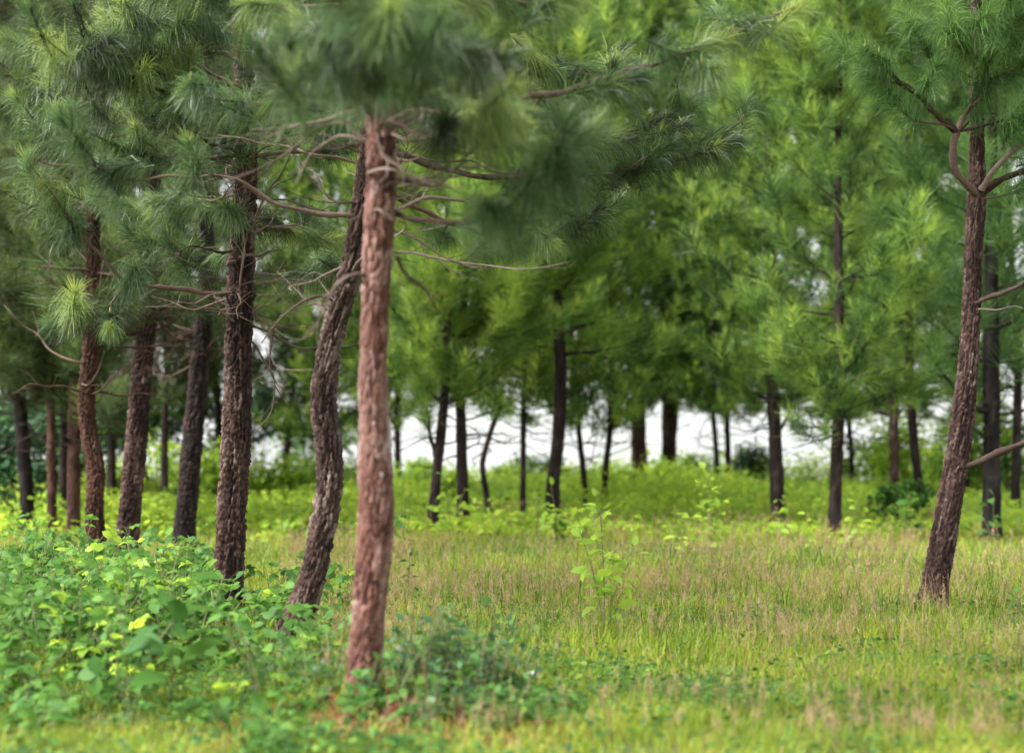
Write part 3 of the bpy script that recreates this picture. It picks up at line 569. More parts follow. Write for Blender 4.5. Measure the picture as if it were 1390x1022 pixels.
# pines further back: label, trunk in the picture, distance, height, crown base height, crown radius, bark, needles
FAR = [
 ('reddish furrowed pine between the orange crooked pine and the leaning dark pine', [(170, 765, 36), (180, 660, 33), (188, 560, 32), (197, 460, 30), (206, 350, 27), (210, 270, 24)], 20.5, 8.4, 3.45, 2.0, 'bark_brown', 'needle_olive', 60, 0.0065),
 ('orange brown pine with a crook in its trunk, left of the furrowed reddish pine', [(134, 770, 29), (128, 690, 27), (131, 640, 26), (121, 590, 25), (117, 540, 25), (122, 480, 24), (126, 380, 21)], 20.0, 7.8, 2.75, 1.9, 'bark_orange', 'needle_olive', 60, 0.0065),
 ('dark pine leaning right, with a blackened foot, behind the straight furrowed pine', [(247, 748, 34), (255, 670, 32), (263, 580, 30), (272, 480, 28), (280, 390, 25)], 23.0, 8.5, 3.1, 2.0, 'bark_dark', 'needle_olive', 60, 0.007),
 ('dull red pine with a dead forked branch near the left edge', [(100, 728, 22), (100, 640, 21), (101, 540, 20), (102, 460, 18)], 26.5, 8.5, 2.6, 1.8, 'bark_orange', 'needle_olive', 40, 0.009),
 ('thin red pine close left of the dull red pine', [(71, 725, 15), (70, 640, 14), (69, 540, 13), (70, 460, 12)], 27.0, 8.0, 2.8, 1.7, 'bark_orange', 'needle_olive', 40, 0.009),
 ('dark thin pine squeezed between the two red pines at left', [(86, 718, 14), (86, 640, 13), (88, 540, 12)], 29.0, 8.2, 2.8, 1.6, 'bark_dark', 'needle_olive', 40, 0.009),
 ('dark pine trunk standing before the shadowy bush at the left edge', [(38, 715, 24), (34, 640, 23), (28, 560, 22), (22, 460, 20)], 27.5, 8.6, 2.6, 2.0, 'bark_char', 'needle_olive', 40, 0.009),
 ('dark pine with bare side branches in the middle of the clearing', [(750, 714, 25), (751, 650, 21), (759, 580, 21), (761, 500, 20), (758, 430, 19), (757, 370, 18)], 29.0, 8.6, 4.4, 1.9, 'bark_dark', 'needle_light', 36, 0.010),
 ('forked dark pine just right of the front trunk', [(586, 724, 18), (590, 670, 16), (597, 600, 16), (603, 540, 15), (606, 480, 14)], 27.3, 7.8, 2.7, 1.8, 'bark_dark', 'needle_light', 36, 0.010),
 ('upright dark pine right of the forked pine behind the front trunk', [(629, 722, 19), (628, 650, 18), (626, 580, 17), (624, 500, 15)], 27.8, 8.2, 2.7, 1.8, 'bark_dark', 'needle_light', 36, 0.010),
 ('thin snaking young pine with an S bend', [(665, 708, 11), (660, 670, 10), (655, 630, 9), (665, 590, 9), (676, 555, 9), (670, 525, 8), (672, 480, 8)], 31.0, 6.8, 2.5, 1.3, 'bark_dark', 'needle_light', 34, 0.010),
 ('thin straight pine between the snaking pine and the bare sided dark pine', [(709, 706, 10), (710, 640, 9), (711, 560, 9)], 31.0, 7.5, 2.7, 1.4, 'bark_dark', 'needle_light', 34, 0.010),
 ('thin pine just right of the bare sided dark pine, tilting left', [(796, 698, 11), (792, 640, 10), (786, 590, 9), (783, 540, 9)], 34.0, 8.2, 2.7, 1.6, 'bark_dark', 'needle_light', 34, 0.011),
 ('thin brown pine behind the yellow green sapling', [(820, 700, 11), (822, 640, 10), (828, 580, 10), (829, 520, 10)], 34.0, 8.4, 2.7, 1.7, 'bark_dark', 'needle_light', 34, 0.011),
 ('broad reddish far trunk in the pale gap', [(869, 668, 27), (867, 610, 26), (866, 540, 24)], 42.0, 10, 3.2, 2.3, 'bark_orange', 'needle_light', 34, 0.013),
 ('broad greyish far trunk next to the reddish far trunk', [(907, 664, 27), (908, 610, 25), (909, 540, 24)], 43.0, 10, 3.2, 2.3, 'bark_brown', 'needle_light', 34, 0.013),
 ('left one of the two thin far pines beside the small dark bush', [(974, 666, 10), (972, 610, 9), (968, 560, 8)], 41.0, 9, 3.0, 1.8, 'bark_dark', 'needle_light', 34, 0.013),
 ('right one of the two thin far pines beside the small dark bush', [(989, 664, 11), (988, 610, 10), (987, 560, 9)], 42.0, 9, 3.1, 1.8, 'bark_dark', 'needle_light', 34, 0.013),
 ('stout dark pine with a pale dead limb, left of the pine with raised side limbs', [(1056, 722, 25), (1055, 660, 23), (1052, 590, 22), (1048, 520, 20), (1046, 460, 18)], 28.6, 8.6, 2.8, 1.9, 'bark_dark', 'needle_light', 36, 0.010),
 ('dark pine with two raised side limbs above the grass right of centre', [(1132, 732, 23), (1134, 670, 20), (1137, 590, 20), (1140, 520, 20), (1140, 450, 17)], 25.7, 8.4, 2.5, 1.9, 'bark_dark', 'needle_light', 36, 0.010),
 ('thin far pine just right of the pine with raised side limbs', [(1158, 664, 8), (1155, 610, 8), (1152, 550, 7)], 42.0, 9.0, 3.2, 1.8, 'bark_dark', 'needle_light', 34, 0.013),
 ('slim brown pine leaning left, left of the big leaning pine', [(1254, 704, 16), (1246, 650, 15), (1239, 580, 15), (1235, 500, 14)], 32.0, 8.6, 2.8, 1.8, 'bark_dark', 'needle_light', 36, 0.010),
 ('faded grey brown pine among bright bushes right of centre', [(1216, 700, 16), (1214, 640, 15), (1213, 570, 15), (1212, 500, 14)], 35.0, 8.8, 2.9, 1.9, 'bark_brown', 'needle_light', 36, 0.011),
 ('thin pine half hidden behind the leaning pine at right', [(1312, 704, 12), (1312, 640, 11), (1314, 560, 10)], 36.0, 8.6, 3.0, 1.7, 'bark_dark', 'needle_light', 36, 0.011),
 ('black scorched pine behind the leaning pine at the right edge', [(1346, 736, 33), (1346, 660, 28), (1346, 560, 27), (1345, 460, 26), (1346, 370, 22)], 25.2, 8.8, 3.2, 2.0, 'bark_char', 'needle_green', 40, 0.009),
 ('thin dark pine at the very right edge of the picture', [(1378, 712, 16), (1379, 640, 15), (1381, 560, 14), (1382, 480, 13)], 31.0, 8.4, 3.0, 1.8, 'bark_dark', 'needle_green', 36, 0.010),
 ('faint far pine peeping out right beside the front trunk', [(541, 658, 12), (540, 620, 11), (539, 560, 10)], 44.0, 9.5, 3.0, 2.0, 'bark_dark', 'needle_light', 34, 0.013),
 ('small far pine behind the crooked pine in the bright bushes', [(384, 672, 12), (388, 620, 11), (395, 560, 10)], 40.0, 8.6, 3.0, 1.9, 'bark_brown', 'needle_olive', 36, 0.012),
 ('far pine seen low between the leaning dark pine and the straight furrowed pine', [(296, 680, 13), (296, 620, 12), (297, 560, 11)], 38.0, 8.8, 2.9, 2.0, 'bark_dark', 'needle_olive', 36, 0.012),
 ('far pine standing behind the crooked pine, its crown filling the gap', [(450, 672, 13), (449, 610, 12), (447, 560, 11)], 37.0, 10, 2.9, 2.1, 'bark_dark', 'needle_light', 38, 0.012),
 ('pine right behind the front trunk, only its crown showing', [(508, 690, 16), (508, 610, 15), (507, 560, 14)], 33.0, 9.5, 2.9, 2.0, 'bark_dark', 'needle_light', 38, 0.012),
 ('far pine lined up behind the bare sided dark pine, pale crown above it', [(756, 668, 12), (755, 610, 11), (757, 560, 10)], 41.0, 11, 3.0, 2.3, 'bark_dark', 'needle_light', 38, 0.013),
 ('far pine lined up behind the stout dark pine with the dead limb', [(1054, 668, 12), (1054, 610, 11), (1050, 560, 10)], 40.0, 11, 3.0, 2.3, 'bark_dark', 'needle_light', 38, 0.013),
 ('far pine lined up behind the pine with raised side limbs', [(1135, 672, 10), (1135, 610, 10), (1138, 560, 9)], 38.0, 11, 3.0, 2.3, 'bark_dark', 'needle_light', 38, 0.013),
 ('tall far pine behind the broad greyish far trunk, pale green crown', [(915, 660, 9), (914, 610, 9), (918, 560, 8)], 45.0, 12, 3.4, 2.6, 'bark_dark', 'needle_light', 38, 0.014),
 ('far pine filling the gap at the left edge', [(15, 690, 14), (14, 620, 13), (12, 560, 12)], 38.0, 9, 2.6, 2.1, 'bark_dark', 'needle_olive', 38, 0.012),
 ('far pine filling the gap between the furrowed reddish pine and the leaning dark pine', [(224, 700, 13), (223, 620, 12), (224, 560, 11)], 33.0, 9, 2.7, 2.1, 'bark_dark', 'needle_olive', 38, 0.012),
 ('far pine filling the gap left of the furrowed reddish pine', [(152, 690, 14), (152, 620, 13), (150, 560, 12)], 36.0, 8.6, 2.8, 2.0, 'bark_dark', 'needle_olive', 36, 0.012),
]
EXTRA = {7: [([(758, 400, 29), (720, 385, 28.8), (690, 360, 28.6)], 0.03), ([(758, 385, 29), (790, 360, 28.9), (815, 330, 28.8)], 0.03), ([(762, 480, 29), (800, 478, 28.6), (850, 468, 28.2), (890, 450, 28)], 0.035), ([(760, 455, 29), (800, 440, 28.8), (850, 430, 28.5)], 0.028)],
         8: [([(592, 625, 27.3), (584, 590, 27.3), (580, 560, 27.3), (570, 520, 27.2)], 0.04)],
         18: [([(1058, 585, 28.5), (1072, 560, 28.4), (1076, 520, 28.3), (1074, 490, 28.3)], 0.03)],
         19: [([(1137, 525, 25.7), (1118, 510, 25.6), (1104, 490, 25.5)], 0.045), ([(1142, 525, 25.7), (1165, 512, 25.5), (1190, 506, 25.4), (1230, 500, 25.3)], 0.045), ([(1136, 580, 25.7), (1110, 580, 25.5), (1080, 576, 25.4)], 0.025)],
         24: [([(1346, 560, 25.2), (1320, 550, 25), (1290, 520, 24.8), (1250, 460, 24.5)], 0.05), ([(1346, 600, 25.2), (1325, 585, 25.2), (1300, 575, 25.2)], 0.04), ([(1346, 450, 25.2), (1380, 430, 25), (1410, 400, 25)], 0.045)]}
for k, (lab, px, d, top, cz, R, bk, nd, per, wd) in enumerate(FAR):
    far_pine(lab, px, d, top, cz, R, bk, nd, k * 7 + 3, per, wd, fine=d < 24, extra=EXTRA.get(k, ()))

# ------------------------------------------------------------------ bushes behind
def bush(label, px, py, d, w, h, mat='leaf', n=1500, ln=0.13, seed=0):
    rg = np.random.default_rng(seed + 900); p = at(px, py, d); x0, y0 = p[0], d; z0 = float(gz(x0, y0))
    root = thing('leafy_bush', (x0, y0, z0), label, 'bush', 'leafy bushes behind the pines'); org = np.array(root.location)
    st = Geo()
    lobes = [(rg.normal(size=2) * w * 0.24, h * (0.35 + 0.5 * rg.random()), w * (0.16 + 0.14 * rg.random())) for _ in range(11)]
    for (c, z, r) in lobes:
        tube(st, catmull([[x0 + c[0] * 0.1, y0 + c[1] * 0.1, z0 - 0.03], [x0 + c[0] * 0.6, y0 + c[1] * 0.6, z0 + z * 0.5], [x0 + c[0], y0 + c[1], z0 + z]], 7), np.linspace(0.022, 0.006, 7), 5, rg.random())
    st.build('stems', M['branch'], root, org)
    k = rg.integers(len(lobes), size=n); v = unit(rg.normal(size=(n, 3))) * (rg.random(n) ** 0.45)[:, None]
    pos = np.array([[x0 + lobes[i][0][0], y0 + lobes[i][0][1], z0 + lobes[i][1]] for i in k]) + v * np.array([lobes[i][2] for i in k])[:, None] * np.array([1.1, 1.1, 0.9])
    pos[:, 2] = np.maximum(pos[:, 2], z0 + 0.05)
    g = Geo(); leaves(g, pos, rg.random(n) * 6.28, rg.normal(size=n) * 0.45 - 0.1, ln * (0.7 + 0.6 * rg.random(n)), ln * 0.6 * (0.7 + 0.6 * rg.random(n)), np.clip(0.4 + 0.3 * rg.normal(size=n), 0, 1), simple=d > 35)
    g.build('foliage', M[mat], root, org)
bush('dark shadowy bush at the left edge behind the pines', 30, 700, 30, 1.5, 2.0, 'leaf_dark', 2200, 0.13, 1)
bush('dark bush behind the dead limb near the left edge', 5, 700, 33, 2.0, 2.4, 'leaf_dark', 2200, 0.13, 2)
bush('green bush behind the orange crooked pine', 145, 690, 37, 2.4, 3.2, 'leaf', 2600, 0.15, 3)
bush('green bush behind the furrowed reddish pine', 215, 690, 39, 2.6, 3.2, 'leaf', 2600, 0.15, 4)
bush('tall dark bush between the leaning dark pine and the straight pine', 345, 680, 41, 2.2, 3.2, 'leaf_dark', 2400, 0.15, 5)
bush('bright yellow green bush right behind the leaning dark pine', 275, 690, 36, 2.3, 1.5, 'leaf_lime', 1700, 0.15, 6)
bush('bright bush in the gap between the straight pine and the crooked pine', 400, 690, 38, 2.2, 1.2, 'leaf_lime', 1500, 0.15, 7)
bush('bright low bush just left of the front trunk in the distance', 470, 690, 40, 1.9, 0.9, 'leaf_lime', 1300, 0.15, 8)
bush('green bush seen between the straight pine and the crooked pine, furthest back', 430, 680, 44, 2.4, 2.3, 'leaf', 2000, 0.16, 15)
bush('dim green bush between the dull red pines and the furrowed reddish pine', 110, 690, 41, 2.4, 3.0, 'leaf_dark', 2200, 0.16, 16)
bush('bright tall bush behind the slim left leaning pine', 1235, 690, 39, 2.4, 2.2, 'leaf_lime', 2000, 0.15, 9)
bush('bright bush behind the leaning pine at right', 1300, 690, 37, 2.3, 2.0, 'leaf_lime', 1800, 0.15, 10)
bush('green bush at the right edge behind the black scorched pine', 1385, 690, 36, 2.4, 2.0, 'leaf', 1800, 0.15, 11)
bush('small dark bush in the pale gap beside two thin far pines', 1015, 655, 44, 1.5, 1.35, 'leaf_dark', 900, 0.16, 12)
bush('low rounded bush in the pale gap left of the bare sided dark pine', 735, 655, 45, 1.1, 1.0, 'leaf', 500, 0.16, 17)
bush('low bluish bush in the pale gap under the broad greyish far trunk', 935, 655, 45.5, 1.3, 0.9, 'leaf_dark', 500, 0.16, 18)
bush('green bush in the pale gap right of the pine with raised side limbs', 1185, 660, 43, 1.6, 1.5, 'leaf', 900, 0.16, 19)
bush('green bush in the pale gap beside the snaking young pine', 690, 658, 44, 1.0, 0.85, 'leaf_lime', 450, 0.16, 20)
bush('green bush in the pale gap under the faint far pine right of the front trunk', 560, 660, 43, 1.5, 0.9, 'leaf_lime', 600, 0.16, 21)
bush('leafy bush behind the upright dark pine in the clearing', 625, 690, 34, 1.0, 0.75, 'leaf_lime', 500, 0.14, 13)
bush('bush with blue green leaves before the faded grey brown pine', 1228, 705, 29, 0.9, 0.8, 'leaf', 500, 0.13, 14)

# ------------------------------------------------------------------ undergrowth, far and near
def scatter(n, d0, d1, px0, px1, rg):
    """points spread evenly over the ground seen between two pixel columns"""
    d = np.sqrt(d0 ** 2 + (d1 ** 2 - d0 ** 2) * rg.random(n)); px = px0 + (px1 - px0) * rg.random(n)
    return (px - W0 / 2) / FPX * d, d
def undergrowth():
    rg = np.random.default_rng(31); g = Geo()
    x, y = scatter(10500, 25, 48, -120, W0 + 120, rg)
    keep = rg.random(len(x)) < np.clip((y - 24) / 8, 0.12, 1) * (0.45 + vnoise(x, y, 0.35, 41)); x, y = x[keep], y[keep]
    h = np.interp(y, [25, 34, 42], [0.5, 0.75, 1.1]) * (0.32 + 0.5 * rg.random(len(x))) * (0.2 + 1.35 * vnoise(x, y, 0.33, 42)); per = 11
    X, Y, H = np.repeat(x, per), np.repeat(y, per), np.repeat(h, per); n = len(X); t = rg.random(n)
    pos = np.stack([X + rg.normal(size=n) * 0.14, Y + rg.normal(size=n) * 0.14, gz(X, Y) + H * t + 0.03], 1)
    leaves(g, pos, rg.random(n) * 6.28, rg.normal(size=n) * 0.4, 0.14 * (0.7 + 0.6 * rg.random(n)), 0.10 * (0.7 + 0.6 * rg.random(n)), np.clip(np.repeat(rg.random(len(x)), per) * 0.7 + 0.3 * rg.random(n), 0, 1), simple=True)
    tag(g.build('undergrowth', M['leaf_lime']), 'bright leafy undergrowth between the far trunks', 'undergrowth', kind='stuff')
undergrowth()

def leaf_mesh(name, mat, kind, v):
    """a leaf with its stalk, pointing along +X from the origin"""
    rg = np.random.default_rng(v + 60); g = Geo()
    if kind == 'three':
        L = 0.085; tube(g, [[0, 0, 0], [0.035, 0, 0.012], [0.07, 0, 0.016]], [0.0022, 0.002, 0.0016], 4, 0.3)
        leaves(g, [[0.07, 0, 0.016]] * 3, np.array([0, 1.35, -1.35]) + rg.normal(size=3) * 0.12, np.array([0.0, -0.05, -0.05]) + rg.normal(size=3) * 0.12, L * (0.9 + 0.25 * rg.random(3)), L * 0.78, 0.45 + 0.3 * rg.random(3), 0.16, rg.normal(size=3) * 0.2)
    elif kind == 'broad':
        tube(g, [[0, 0, 0], [0.03, 0, 0.01], [0.06, 0, 0.01]], [0.003, 0.0026, 0.002], 4, 0.3)
        leaves(g, [[0.06, 0, 0.01]], [rg.normal() * 0.08], [0.0], [0.24], [0.115], [0.4], 0.20, [rg.normal() * 0.25])
    elif kind == 'ovate':
        tube(g, [[0, 0, 0], [0.015, 0, 0.003], [0.03, 0, 0.003]], [0.0018, 0.0015, 0.0012], 4, 0.3)
        leaves(g, [[0.03, 0, 0.003]], [0.0], [0.0], [0.085], [0.050], [0.5], 0.2, [rg.normal() * 0.3])
    return g.mesh(name, M[mat])
LEAF = {(k, m): [leaf_mesh('leaf', m, k, v) for v in range(3)] for k, m in (('three', 'leaf'), ('three', 'leaf_lime'), ('broad', 'leaf'), ('broad', 'leaf_dark'), ('ovate', 'leaf_lime'), ('ovate', 'leaf'), ('ovate', 'leaf_dark'))}
def plant(name, label, x, y, h, kind, mat, n, rg, cat='plant', group=None, spread=0.5, scale=1.0, lean=0.1, branches=2):
    z = float(gz(x, y)); root = thing(name, (x, y, z), label, cat, group)
    g = Geo(); tips = []
    for b in range(branches):
        a = rg.random() * 6.28; k = 1 if b == 0 else 0.6 + 0.3 * rg.random()
        s = lean if b == 0 else lean + 0.14
        C = catmull([[0, 0, -0.03], [math.cos(a) * s * h * 0.35, math.sin(a) * s * h * 0.35, h * k * 0.5], [math.cos(a) * s * h + rg.normal() * 0.02, math.sin(a) * s * h + rg.normal() * 0.02, h * k]], 9)
        tube(g, C, np.linspace(0.006, 0.0025, 9) * (0.7 + 0.5 * h), 5, rg.random()); tips.append(C)
    g.build('stem', M['stem'], root)
    az = rg.random() * 6.28
    for q in range(n):
        C = tips[q % branches]; t = spread + (1 - spread) * ((q // branches) + 0.6 * rg.random()) / max(1, n / branches); t = min(t, 1.0); i = min(8, int(t * 8)); f = t * 8 - i
        p = C[i] if i == 8 else C[i] * (1 - f) + C[i + 1] * f
        az += 2.4 + rg.normal() * 0.3
        o = link('leaf', LEAF[(kind, mat)][int(rg.integers(3))], root, p)
        k = scale * (0.75 + 0.5 * rg.random()) * (1.1 - 0.35 * t); o.scale = (k, k, k)
        o.rotation_euler = (rg.normal() * 0.45, -(0.1 + 0.55 * t) + rg.normal() * 0.4 + 0.25, az)
    return root
prg = np.random.default_rng(77)
def ground_at(px, py):
    v = (H0 / 2 - py) / FPX; d = -CAMZ * (CT - v * ST) / (ST + v * CT)
    for _ in range(4):
        p = at(px, py, d); d += (p[2] - float(gz(p[0], p[1]))) / CAMZ * d
    return at(px, py, d)[:2]
# single plants that stand out
x, y = ground_at(233, 968); plant('broad_leaf_weed', 'tall blurred weed with big broad drooping leaves in the left foreground', x, y, 0.72, 'broad', 'leaf', 14, prg, spread=0.28, scale=1.2, branches=1)
x, y = ground_at(822, 862); plant('sapling', 'yellow green leafy sapling rising from the grass in the centre', x, y, 0.95, 'ovate', 'leaf_lime', 52, prg, 'sapling', spread=0.25, scale=1.7, branches=3)
x, y = ground_at(968, 745); plant('sapling', 'leafy sapling in the mid distance left of the stout dark pine', x, y, 0.98, 'ovate', 'leaf_lime', 34, prg, 'sapling', spread=0.25, scale=2.0, branches=4)
x, y = ground_at(555, 832); plant('sapling', 'thin upright sapling with hanging leaves just right of the front trunk', x, y, 0.50, 'ovate', 'leaf_dark', 9, prg, 'sapling', spread=0.35, scale=0.9, branches=1, lean=0.05)
x, y = ground_at(290, 850); plant('sapling', 'small sapling at the foot of the straight furrowed pine', x, y, 0.42, 'ovate', 'leaf', 10, prg, 'sapling', spread=0.4, scale=1.0, branches=1)
x, y = ground_at(1160, 790); plant('sapling', 'small yellow green seedling in the grass left of the leaning pine', x, y, 0.25, 'ovate', 'leaf_lime', 9, prg, 'sapling', spread=0.4, scale=1.0, branches=2)
x, y = ground_at(1385, 845); plant('sapling', 'green seedling at the right edge of the grass', x, y, 0.35, 'ovate', 'leaf', 12, prg, 'sapling', spread=0.3, scale=1.1, branches=2)
x, y = ground_at(1235, 735); plant('sapling', 'sapling with bluish leaves before the slim left leaning pine', x, y, 0.7, 'ovate', 'leaf', 20, prg, 'sapling', spread=0.25, scale=1.9, branches=3)
x, y = ground_at(612, 735); plant('sapling', 'yellow green sapling between the forked pine and the upright dark pine', x, y, 0.95, 'ovate', 'leaf_lime', 26, prg, 'sapling', spread=0.25, scale=2.1, branches=3)
x, y = ground_at(757, 738); plant('sapling', 'sapling climbing before the foot of the bare sided dark pine', x, y, 0.75, 'ovate', 'leaf_lime', 20, prg, 'sapling', spread=0.25, scale=1.9, branches=3)
for k in range(26):
    px, d = prg.uniform(520, 1390), prg.uniform(20, 33)
    plant('seedling', 'knee-high yellow green seedling among the far trunks, ' + ('left' if px < 760 else 'middle' if px < 1060 else 'right') + ' part of the clearing', (px - W0 / 2) / FPX * d, d, 0.35 + 0.4 * prg.random(), 'ovate', 'leaf_lime' if k % 3 else 'leaf', 14, prg, 'sapling', 'far seedlings ' + ('left' if px < 760 else 'middle' if px < 1060 else 'right'), spread=0.2, scale=1.5 + 0.6 * prg.random(), branches=3, lean=0.2)
# the clover-like patch on the left: each plant a thing
k = 0
while k < 150:
    px = prg.uniform(-40, 330); d = prg.uniform(9.6, 17.5)
    if d > 13.6 and px > 300: continue
    if d < 11 and prg.random() < 0.75: continue
    if d < 10.6 and px > 250: continue
    xx = (px - W0 / 2) / FPX * d
    edge = min(1.0, (350 - px) / 130)
    lime = prg.random() > 0.92
    where = ('at the left edge' if px < 100 else 'below the reddish pines' if px < 225 else 'nearest the straight pine') + (', front rows' if d < 12 else ', middle rows' if d < 14.5 else ', back rim')
    LAB = ('yellow green' if lime else 'mid green') + ' weed of the clover-leaved patch ' + where; GRP = LAB.replace('weed', 'weeds')
    plant('clover_weed', LAB, xx, d, (0.40 + 0.34 * prg.random()) * (0.5 + 0.5 * edge), 'three', 'leaf_lime' if lime else 'leaf', 14, prg, 'weed', GRP, spread=0.2, scale=0.95 + 0.3 * prg.random(), branches=3, lean=0.25); k += 1
GRP2 = 'weeds between the crooked pine and the front pine'
for k in range(26):
    px, d = prg.uniform(330, 480), prg.uniform(10.8, 15.5)
    plant('clover_weed', ('yellow green' if k % 6 == 0 else 'mid green') + ' clover weed at the foot of the crooked pine, ' + ('left of it' if px < 400 else 'right of it'), (px - W0 / 2) / FPX * d, d, 0.22 + 0.26 * prg.random(), 'three', 'leaf_lime' if k % 6 == 0 else 'leaf', 11, prg, 'weed', GRP2 + (', yellow' if k % 6 == 0 else ', green') + (' left' if px < 400 else ' right'), spread=0.2, scale=1.05 + 0.3 * prg.random(), branches=3, lean=0.2)
GRP3 = 'small-leaved weeds round the front pine'
for k in range(64):
    a = prg.random() * 6.28; rr = 0.15 + 0.75 * prg.random()
    xx, yy = MOUND[0] + 0.16 + rr * math.cos(a) * 1.05, 9.55 + rr * math.sin(a) * 0.95
    if yy < 9.3 and k % 3: yy = 9.9 + 0.3 * prg.random()
    low = 0.3 if yy < 9.65 and abs(xx - t1.org[0] + 0.08) < 0.42 else 1.0
    if abs(xx - t1.org[0]) < 0.13 and abs(yy - t1.org[1]) < 0.13: yy -= 0.3
    plant('mound_weed', 'small-leaved ' + ('dark' if k % 5 < 2 else 'mid') + ' green weed at the front pine, ' + ('left' if xx < t1.org[0] else 'right') + (' side, before it' if yy < 9.5 else ' side, behind it'), xx, yy, (0.14 + 0.34 * prg.random() * (1.0 if yy > 9.6 else 0.4)) * low, 'ovate', 'leaf_dark' if k % 5 < 2 else 'leaf', 14, prg, 'weed', GRP3 + (' dark' if k % 5 < 2 else ' mid') + (' left' if xx < t1.org[0] else ' right') + (' front' if yy < 9.5 else ' back'), spread=0.1, scale=0.8 + 0.4 * prg.random(), branches=3, lean=0.3)

for k in range(54):
    px, d = prg.uniform(535, 690), prg.uniform(8.9, 11.4)
    plant('mound_weed', 'small-leaved ' + ('dark' if k % 2 else 'mid') + ' green weed in the low tangle right of the front pine, ' + ('nearer' if d < 9.6 else 'farther') + ' half', (px - W0 / 2) / FPX * d, d, (0.16 + 0.34 * prg.random()) * (1.0 if d > 9.5 else 0.6), 'ovate', 'leaf_dark' if k % 2 else 'leaf', 14, prg, 'weed', 'tangle of weeds right of the front pine' + (' dark' if k % 2 else ' mid') + (' near' if d < 9.6 else ' far'), spread=0.1, scale=0.7 + 0.4 * prg.random(), branches=3, lean=0.3)
for k in range(18):
    px, d = prg.uniform(-40, 440), prg.uniform(8.2, 10.2)
    plant('clover_weed', ('yellow green' if k % 6 == 0 else 'mid green') + ' low weed in the sparse left foreground, ' + ('left' if px < 200 else 'right') + ' of the tall broad-leaved weed', (px - W0 / 2) / FPX * d, d, 0.10 + 0.14 * prg.random(), 'three', 'leaf_lime' if k % 6 == 0 else 'leaf', 9, prg, 'weed', 'low weeds of the left foreground' + (' yellow' if k % 6 == 0 else ' mid') + (' left' if px < 200 else ' right'), spread=0.2, scale=0.7 + 0.3 * prg.random(), branches=2, lean=0.3)

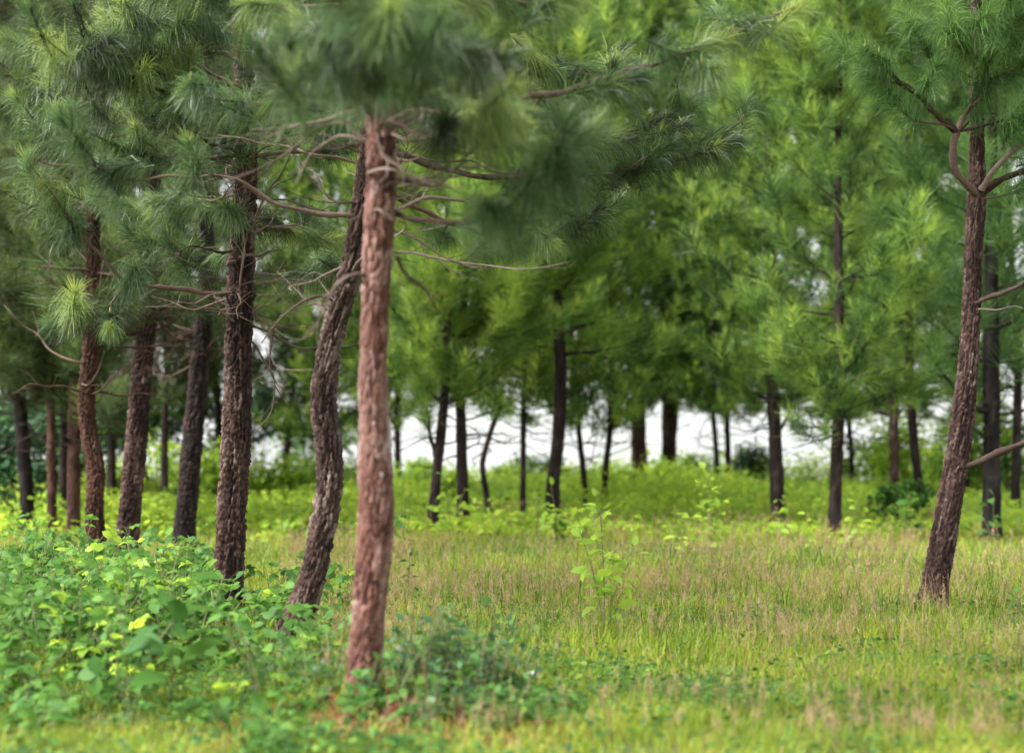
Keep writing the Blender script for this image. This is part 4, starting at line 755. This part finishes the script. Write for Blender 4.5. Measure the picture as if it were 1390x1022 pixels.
# ------------------------------------------------------------------ grass and low herbs
def grass():
    rg = np.random.default_rng(5)
    g = Geo()
    def blades(n, d0, d1, hfun, wd, two, px0=-330, px1=W0 + 330, bias=0.0):
        x, y = scatter(n, d0, d1, px0, px1, rg)
        cl = rg.integers(n // 6 + 1, size=n); cx, cy = rg.normal(size=n // 6 + 1) * 0.0, 0
        m = np.exp(-(((x - MOUND[0] - 0.22) / 0.85) ** 2 + ((y - 9.1) / 0.55) ** 2)); keep = rg.random(n) > np.maximum(m * 0.95, np.where(y < 19, np.clip(1.25 - 2.6 * vnoise(x, y, 1.9, 29), 0, 0.85), 0))
        x, y = x[keep], y[keep]; n = len(x)
        left = np.clip((-0.55 - x / y * 2.0) * 6, 0, 1)
        h = hfun(x, y) * (0.55 + 0.75 * rg.random(n)) * (0.45 + 1.1 * vnoise(x, y, 1.3, 21)) * (1 - 0.4 * left)
        a = rg.random(n) * 6.28; tl = np.abs(rg.normal(size=n)) * 0.28
        d = np.stack([np.cos(a) * tl, np.sin(a) * tl, np.ones(n)], 1)
        root = np.stack([x, y, gz(x, y) - 0.01], 1)
        r = np.clip(0.02 + 0.30 * vnoise(x, y, 0.9, 22) + 0.25 * vnoise(x, y, 3.5, 24) + 0.35 * rg.random(n) + np.where(rg.random(n) < 0.09, 0.4, 0) + bias, 0, 1)
        # blades bend over sideways
        N = n; dn = unit(d); side = unit(np.stack([-np.sin(a) + rg.normal(size=n) * 0.6, np.cos(a) + rg.normal(size=n) * 0.6, np.zeros(n)], 1)) * wd * 0.5 * (0.7 + 0.6 * rg.random(n))[:, None]
        out = np.stack([np.cos(a), np.sin(a), np.zeros(n)], 1) * (h * (0.1 + 0.45 * rg.random(n)))[:, None]
        p1 = root + dn * (h * 0.55)[:, None] + out * 0.15; p2 = root + dn * h[:, None] + out - np.array([0, 0, 1.0]) * (np.linalg.norm(out, axis=1) * 0.3)[:, None]
        if two:
            V = np.stack([root - side, root + side, p1 + side * 0.85, p1 - side * 0.85, p2 + side * 0.15, p2 - side * 0.15], 1); Q = np.array([[0, 1, 2, 3], [3, 2, 4, 5]]); k = 6
        else:
            V = np.stack([root - side, root + side, p2 + side * 0.2, p2 - side * 0.2], 1); Q = np.array([[0, 1, 2, 3]]); k = 4
        g.add(V.reshape(-1, 3), ((np.arange(n) * k)[:, None, None] + Q[None]).reshape(-1, 4), np.repeat(r, k))
    hn = lambda x, y: np.interp(y, [8, 10, 12, 15, 20, 45], [0.08, 0.10, 0.13, 0.145, 0.15, 0.15])
    hs_ = lambda x, y: hn(x, y) * 1.8
    blades(9000, 9, 13, hs_, 0.0055, True, bias=-0.35)
    blades(16000, 13, 20, hs_, 0.0065, True, bias=-0.35)
    blades(78000, 7.6, 12.5, hn, 0.0065, True)
    blades(98000, 12.5, 20, hn, 0.008, True)
    blades(95000, 20, 48, hn, 0.014, False)
    tag(g.build('grass', M['grass'], None, (0, 0, 0), False), 'fine yellow green grass covering the clearing', 'grass', kind='stuff')
    s = Geo()
    for n, d0, d1, w in ((4200, 8.3, 13, 0.0026), (5200, 13, 21, 0.0034), (2400, 21, 34, 0.007)):
        x, y = scatter(n, d0, d1, 430 if d0 < 12 else 380, W0 + 60, rg); dn = vnoise(x, y, 0.55, 26); keep = rg.random(n) < np.clip((dn * 0.6 + 0.4 * vnoise(x, y, 2.3, 33) - 0.36) * 2.6, 0.04, 0.8); x, y = x[keep], y[keep]; n = len(x)
        h = np.interp(y, [9, 12, 15, 34], [0.20, 0.29, 0.31, 0.30]) * (0.7 + 0.5 * rg.random(n)); a = rg.random(n) * 6.28; tl = np.abs(rg.normal(size=n)) * 0.12
        d = np.stack([np.cos(a) * tl, np.sin(a) * tl, np.ones(n)], 1); root = np.stack([x, y, gz(x, y)], 1)
        needles(s, root, d, h, w * 0.7, 0.02, 0.1 + 0.4 * rg.random(n), True)
        per = 12; tp = np.repeat(root + unit(d) * h[:, None] * 0.66, per, 0) + np.repeat(unit(d) * (h * 0.33)[:, None], per, 0) * rg.random((n * per, 1))
        needles(s, tp, np.repeat(d, per, 0) + rg.normal(size=(n * per, 3)) * 0.55, 0.035 * (0.5 + rg.random(n * per)), w * 1.05, 0.1, np.clip(np.repeat(rg.random(n), per) * 0.6 + 0.4 * rg.random(n * per), 0, 1), False)
    tag(s.build('seed_grass', M['straw'], None, (0, 0, 0), False), 'tan pink feathery seed heads standing over the grass', 'grass', kind='stuff')
    hgeo = Geo()
    for n, d0, d1, px0, px1 in ((15000, 7.6, 11.5, -60, W0 + 60), (7000, 11.5, 16, -60, W0 + 60), (6500, 8.0, 13, 330, 760)):
        x, y = scatter(n, d0, d1, px0, px1, rg); keep = rg.random(n) < np.clip(vnoise(x, y, 1.7, 27) * 1.8 - 0.35, 0.05, 1); x, y = x[keep], y[keep]; n = len(x)
        z = gz(x, y) + 0.02 + 0.11 * rg.random(n)
        leaves(hgeo, np.stack([x, y, z], 1), rg.random(n) * 6.28, rg.normal(size=n) * 0.4 + 0.1, 0.042 * (0.6 + 0.9 * rg.random(n)), 0.028 * (0.6 + 0.8 * rg.random(n)), np.clip(0.45 + 0.28 * rg.normal(size=n), 0, 1))
    tag(hgeo.build('ground_herbs', M['leaf']), 'low small-leaved herbs creeping through the foreground grass', 'herbs', kind='stuff')
grass()

# ------------------------------------------------------------------ small litter
def litter():
    m, t, out = nodes('white_paper'); p = t.nodes.new('ShaderNodeBsdfPrincipled'); p.inputs['Base Color'].default_value = (.6, .6, .62, 1); p.inputs['Roughness'].default_value = 0.6; t.links.new(p.outputs[0], out.inputs['Surface'])
    rg = np.random.default_rng(4); x, y = ground_at(725, 934); z = float(gz(x, y)) + 0.08
    n = 7; u, v = np.meshgrid(np.linspace(-1, 1, n), np.linspace(-1, 1, n), indexing='ij')
    V = np.stack([u * 0.04 + rg.normal(size=u.shape) * 0.006, v * 0.028 + rg.normal(size=u.shape) * 0.006, 0.03 * np.cos(u * 2.2) * np.cos(v * 1.5) + rg.normal(size=u.shape) * 0.008], -1)
    i, j = np.meshgrid(np.arange(n - 1), np.arange(n - 1), indexing='ij'); Q = np.stack([i * n + j, (i + 1) * n + j, (i + 1) * n + j + 1, i * n + j + 1], -1)
    g = Geo(); g.add(V, Q, 0.5); o = g.build('paper_scrap', m, None, (0, 0, 0), False); o.location = (x, y, z); o.rotation_euler = (0.5, 0.2, 0.4)
    tag(o, 'small crumpled white scrap lying in the foreground grass', 'litter')
    for q, (px, py, lab) in enumerate(((1325, 948, 'brown curled dry leaf lying in the grass at lower right'), (878, 853, 'brown dry leaf in the grass right of the central sapling'))):
        x, y = ground_at(px, py); g = Geo(); leaves(g, [[0, 0, 0]], [0.1], [0.1], [0.12], [0.06], [0.3], 0.1, [0.5]); o = g.build('dry_leaf', M['needle_dry']); o.location = (x, y, float(gz(x, y)) + 0.08); tag(o, lab, 'leaf')
litter()
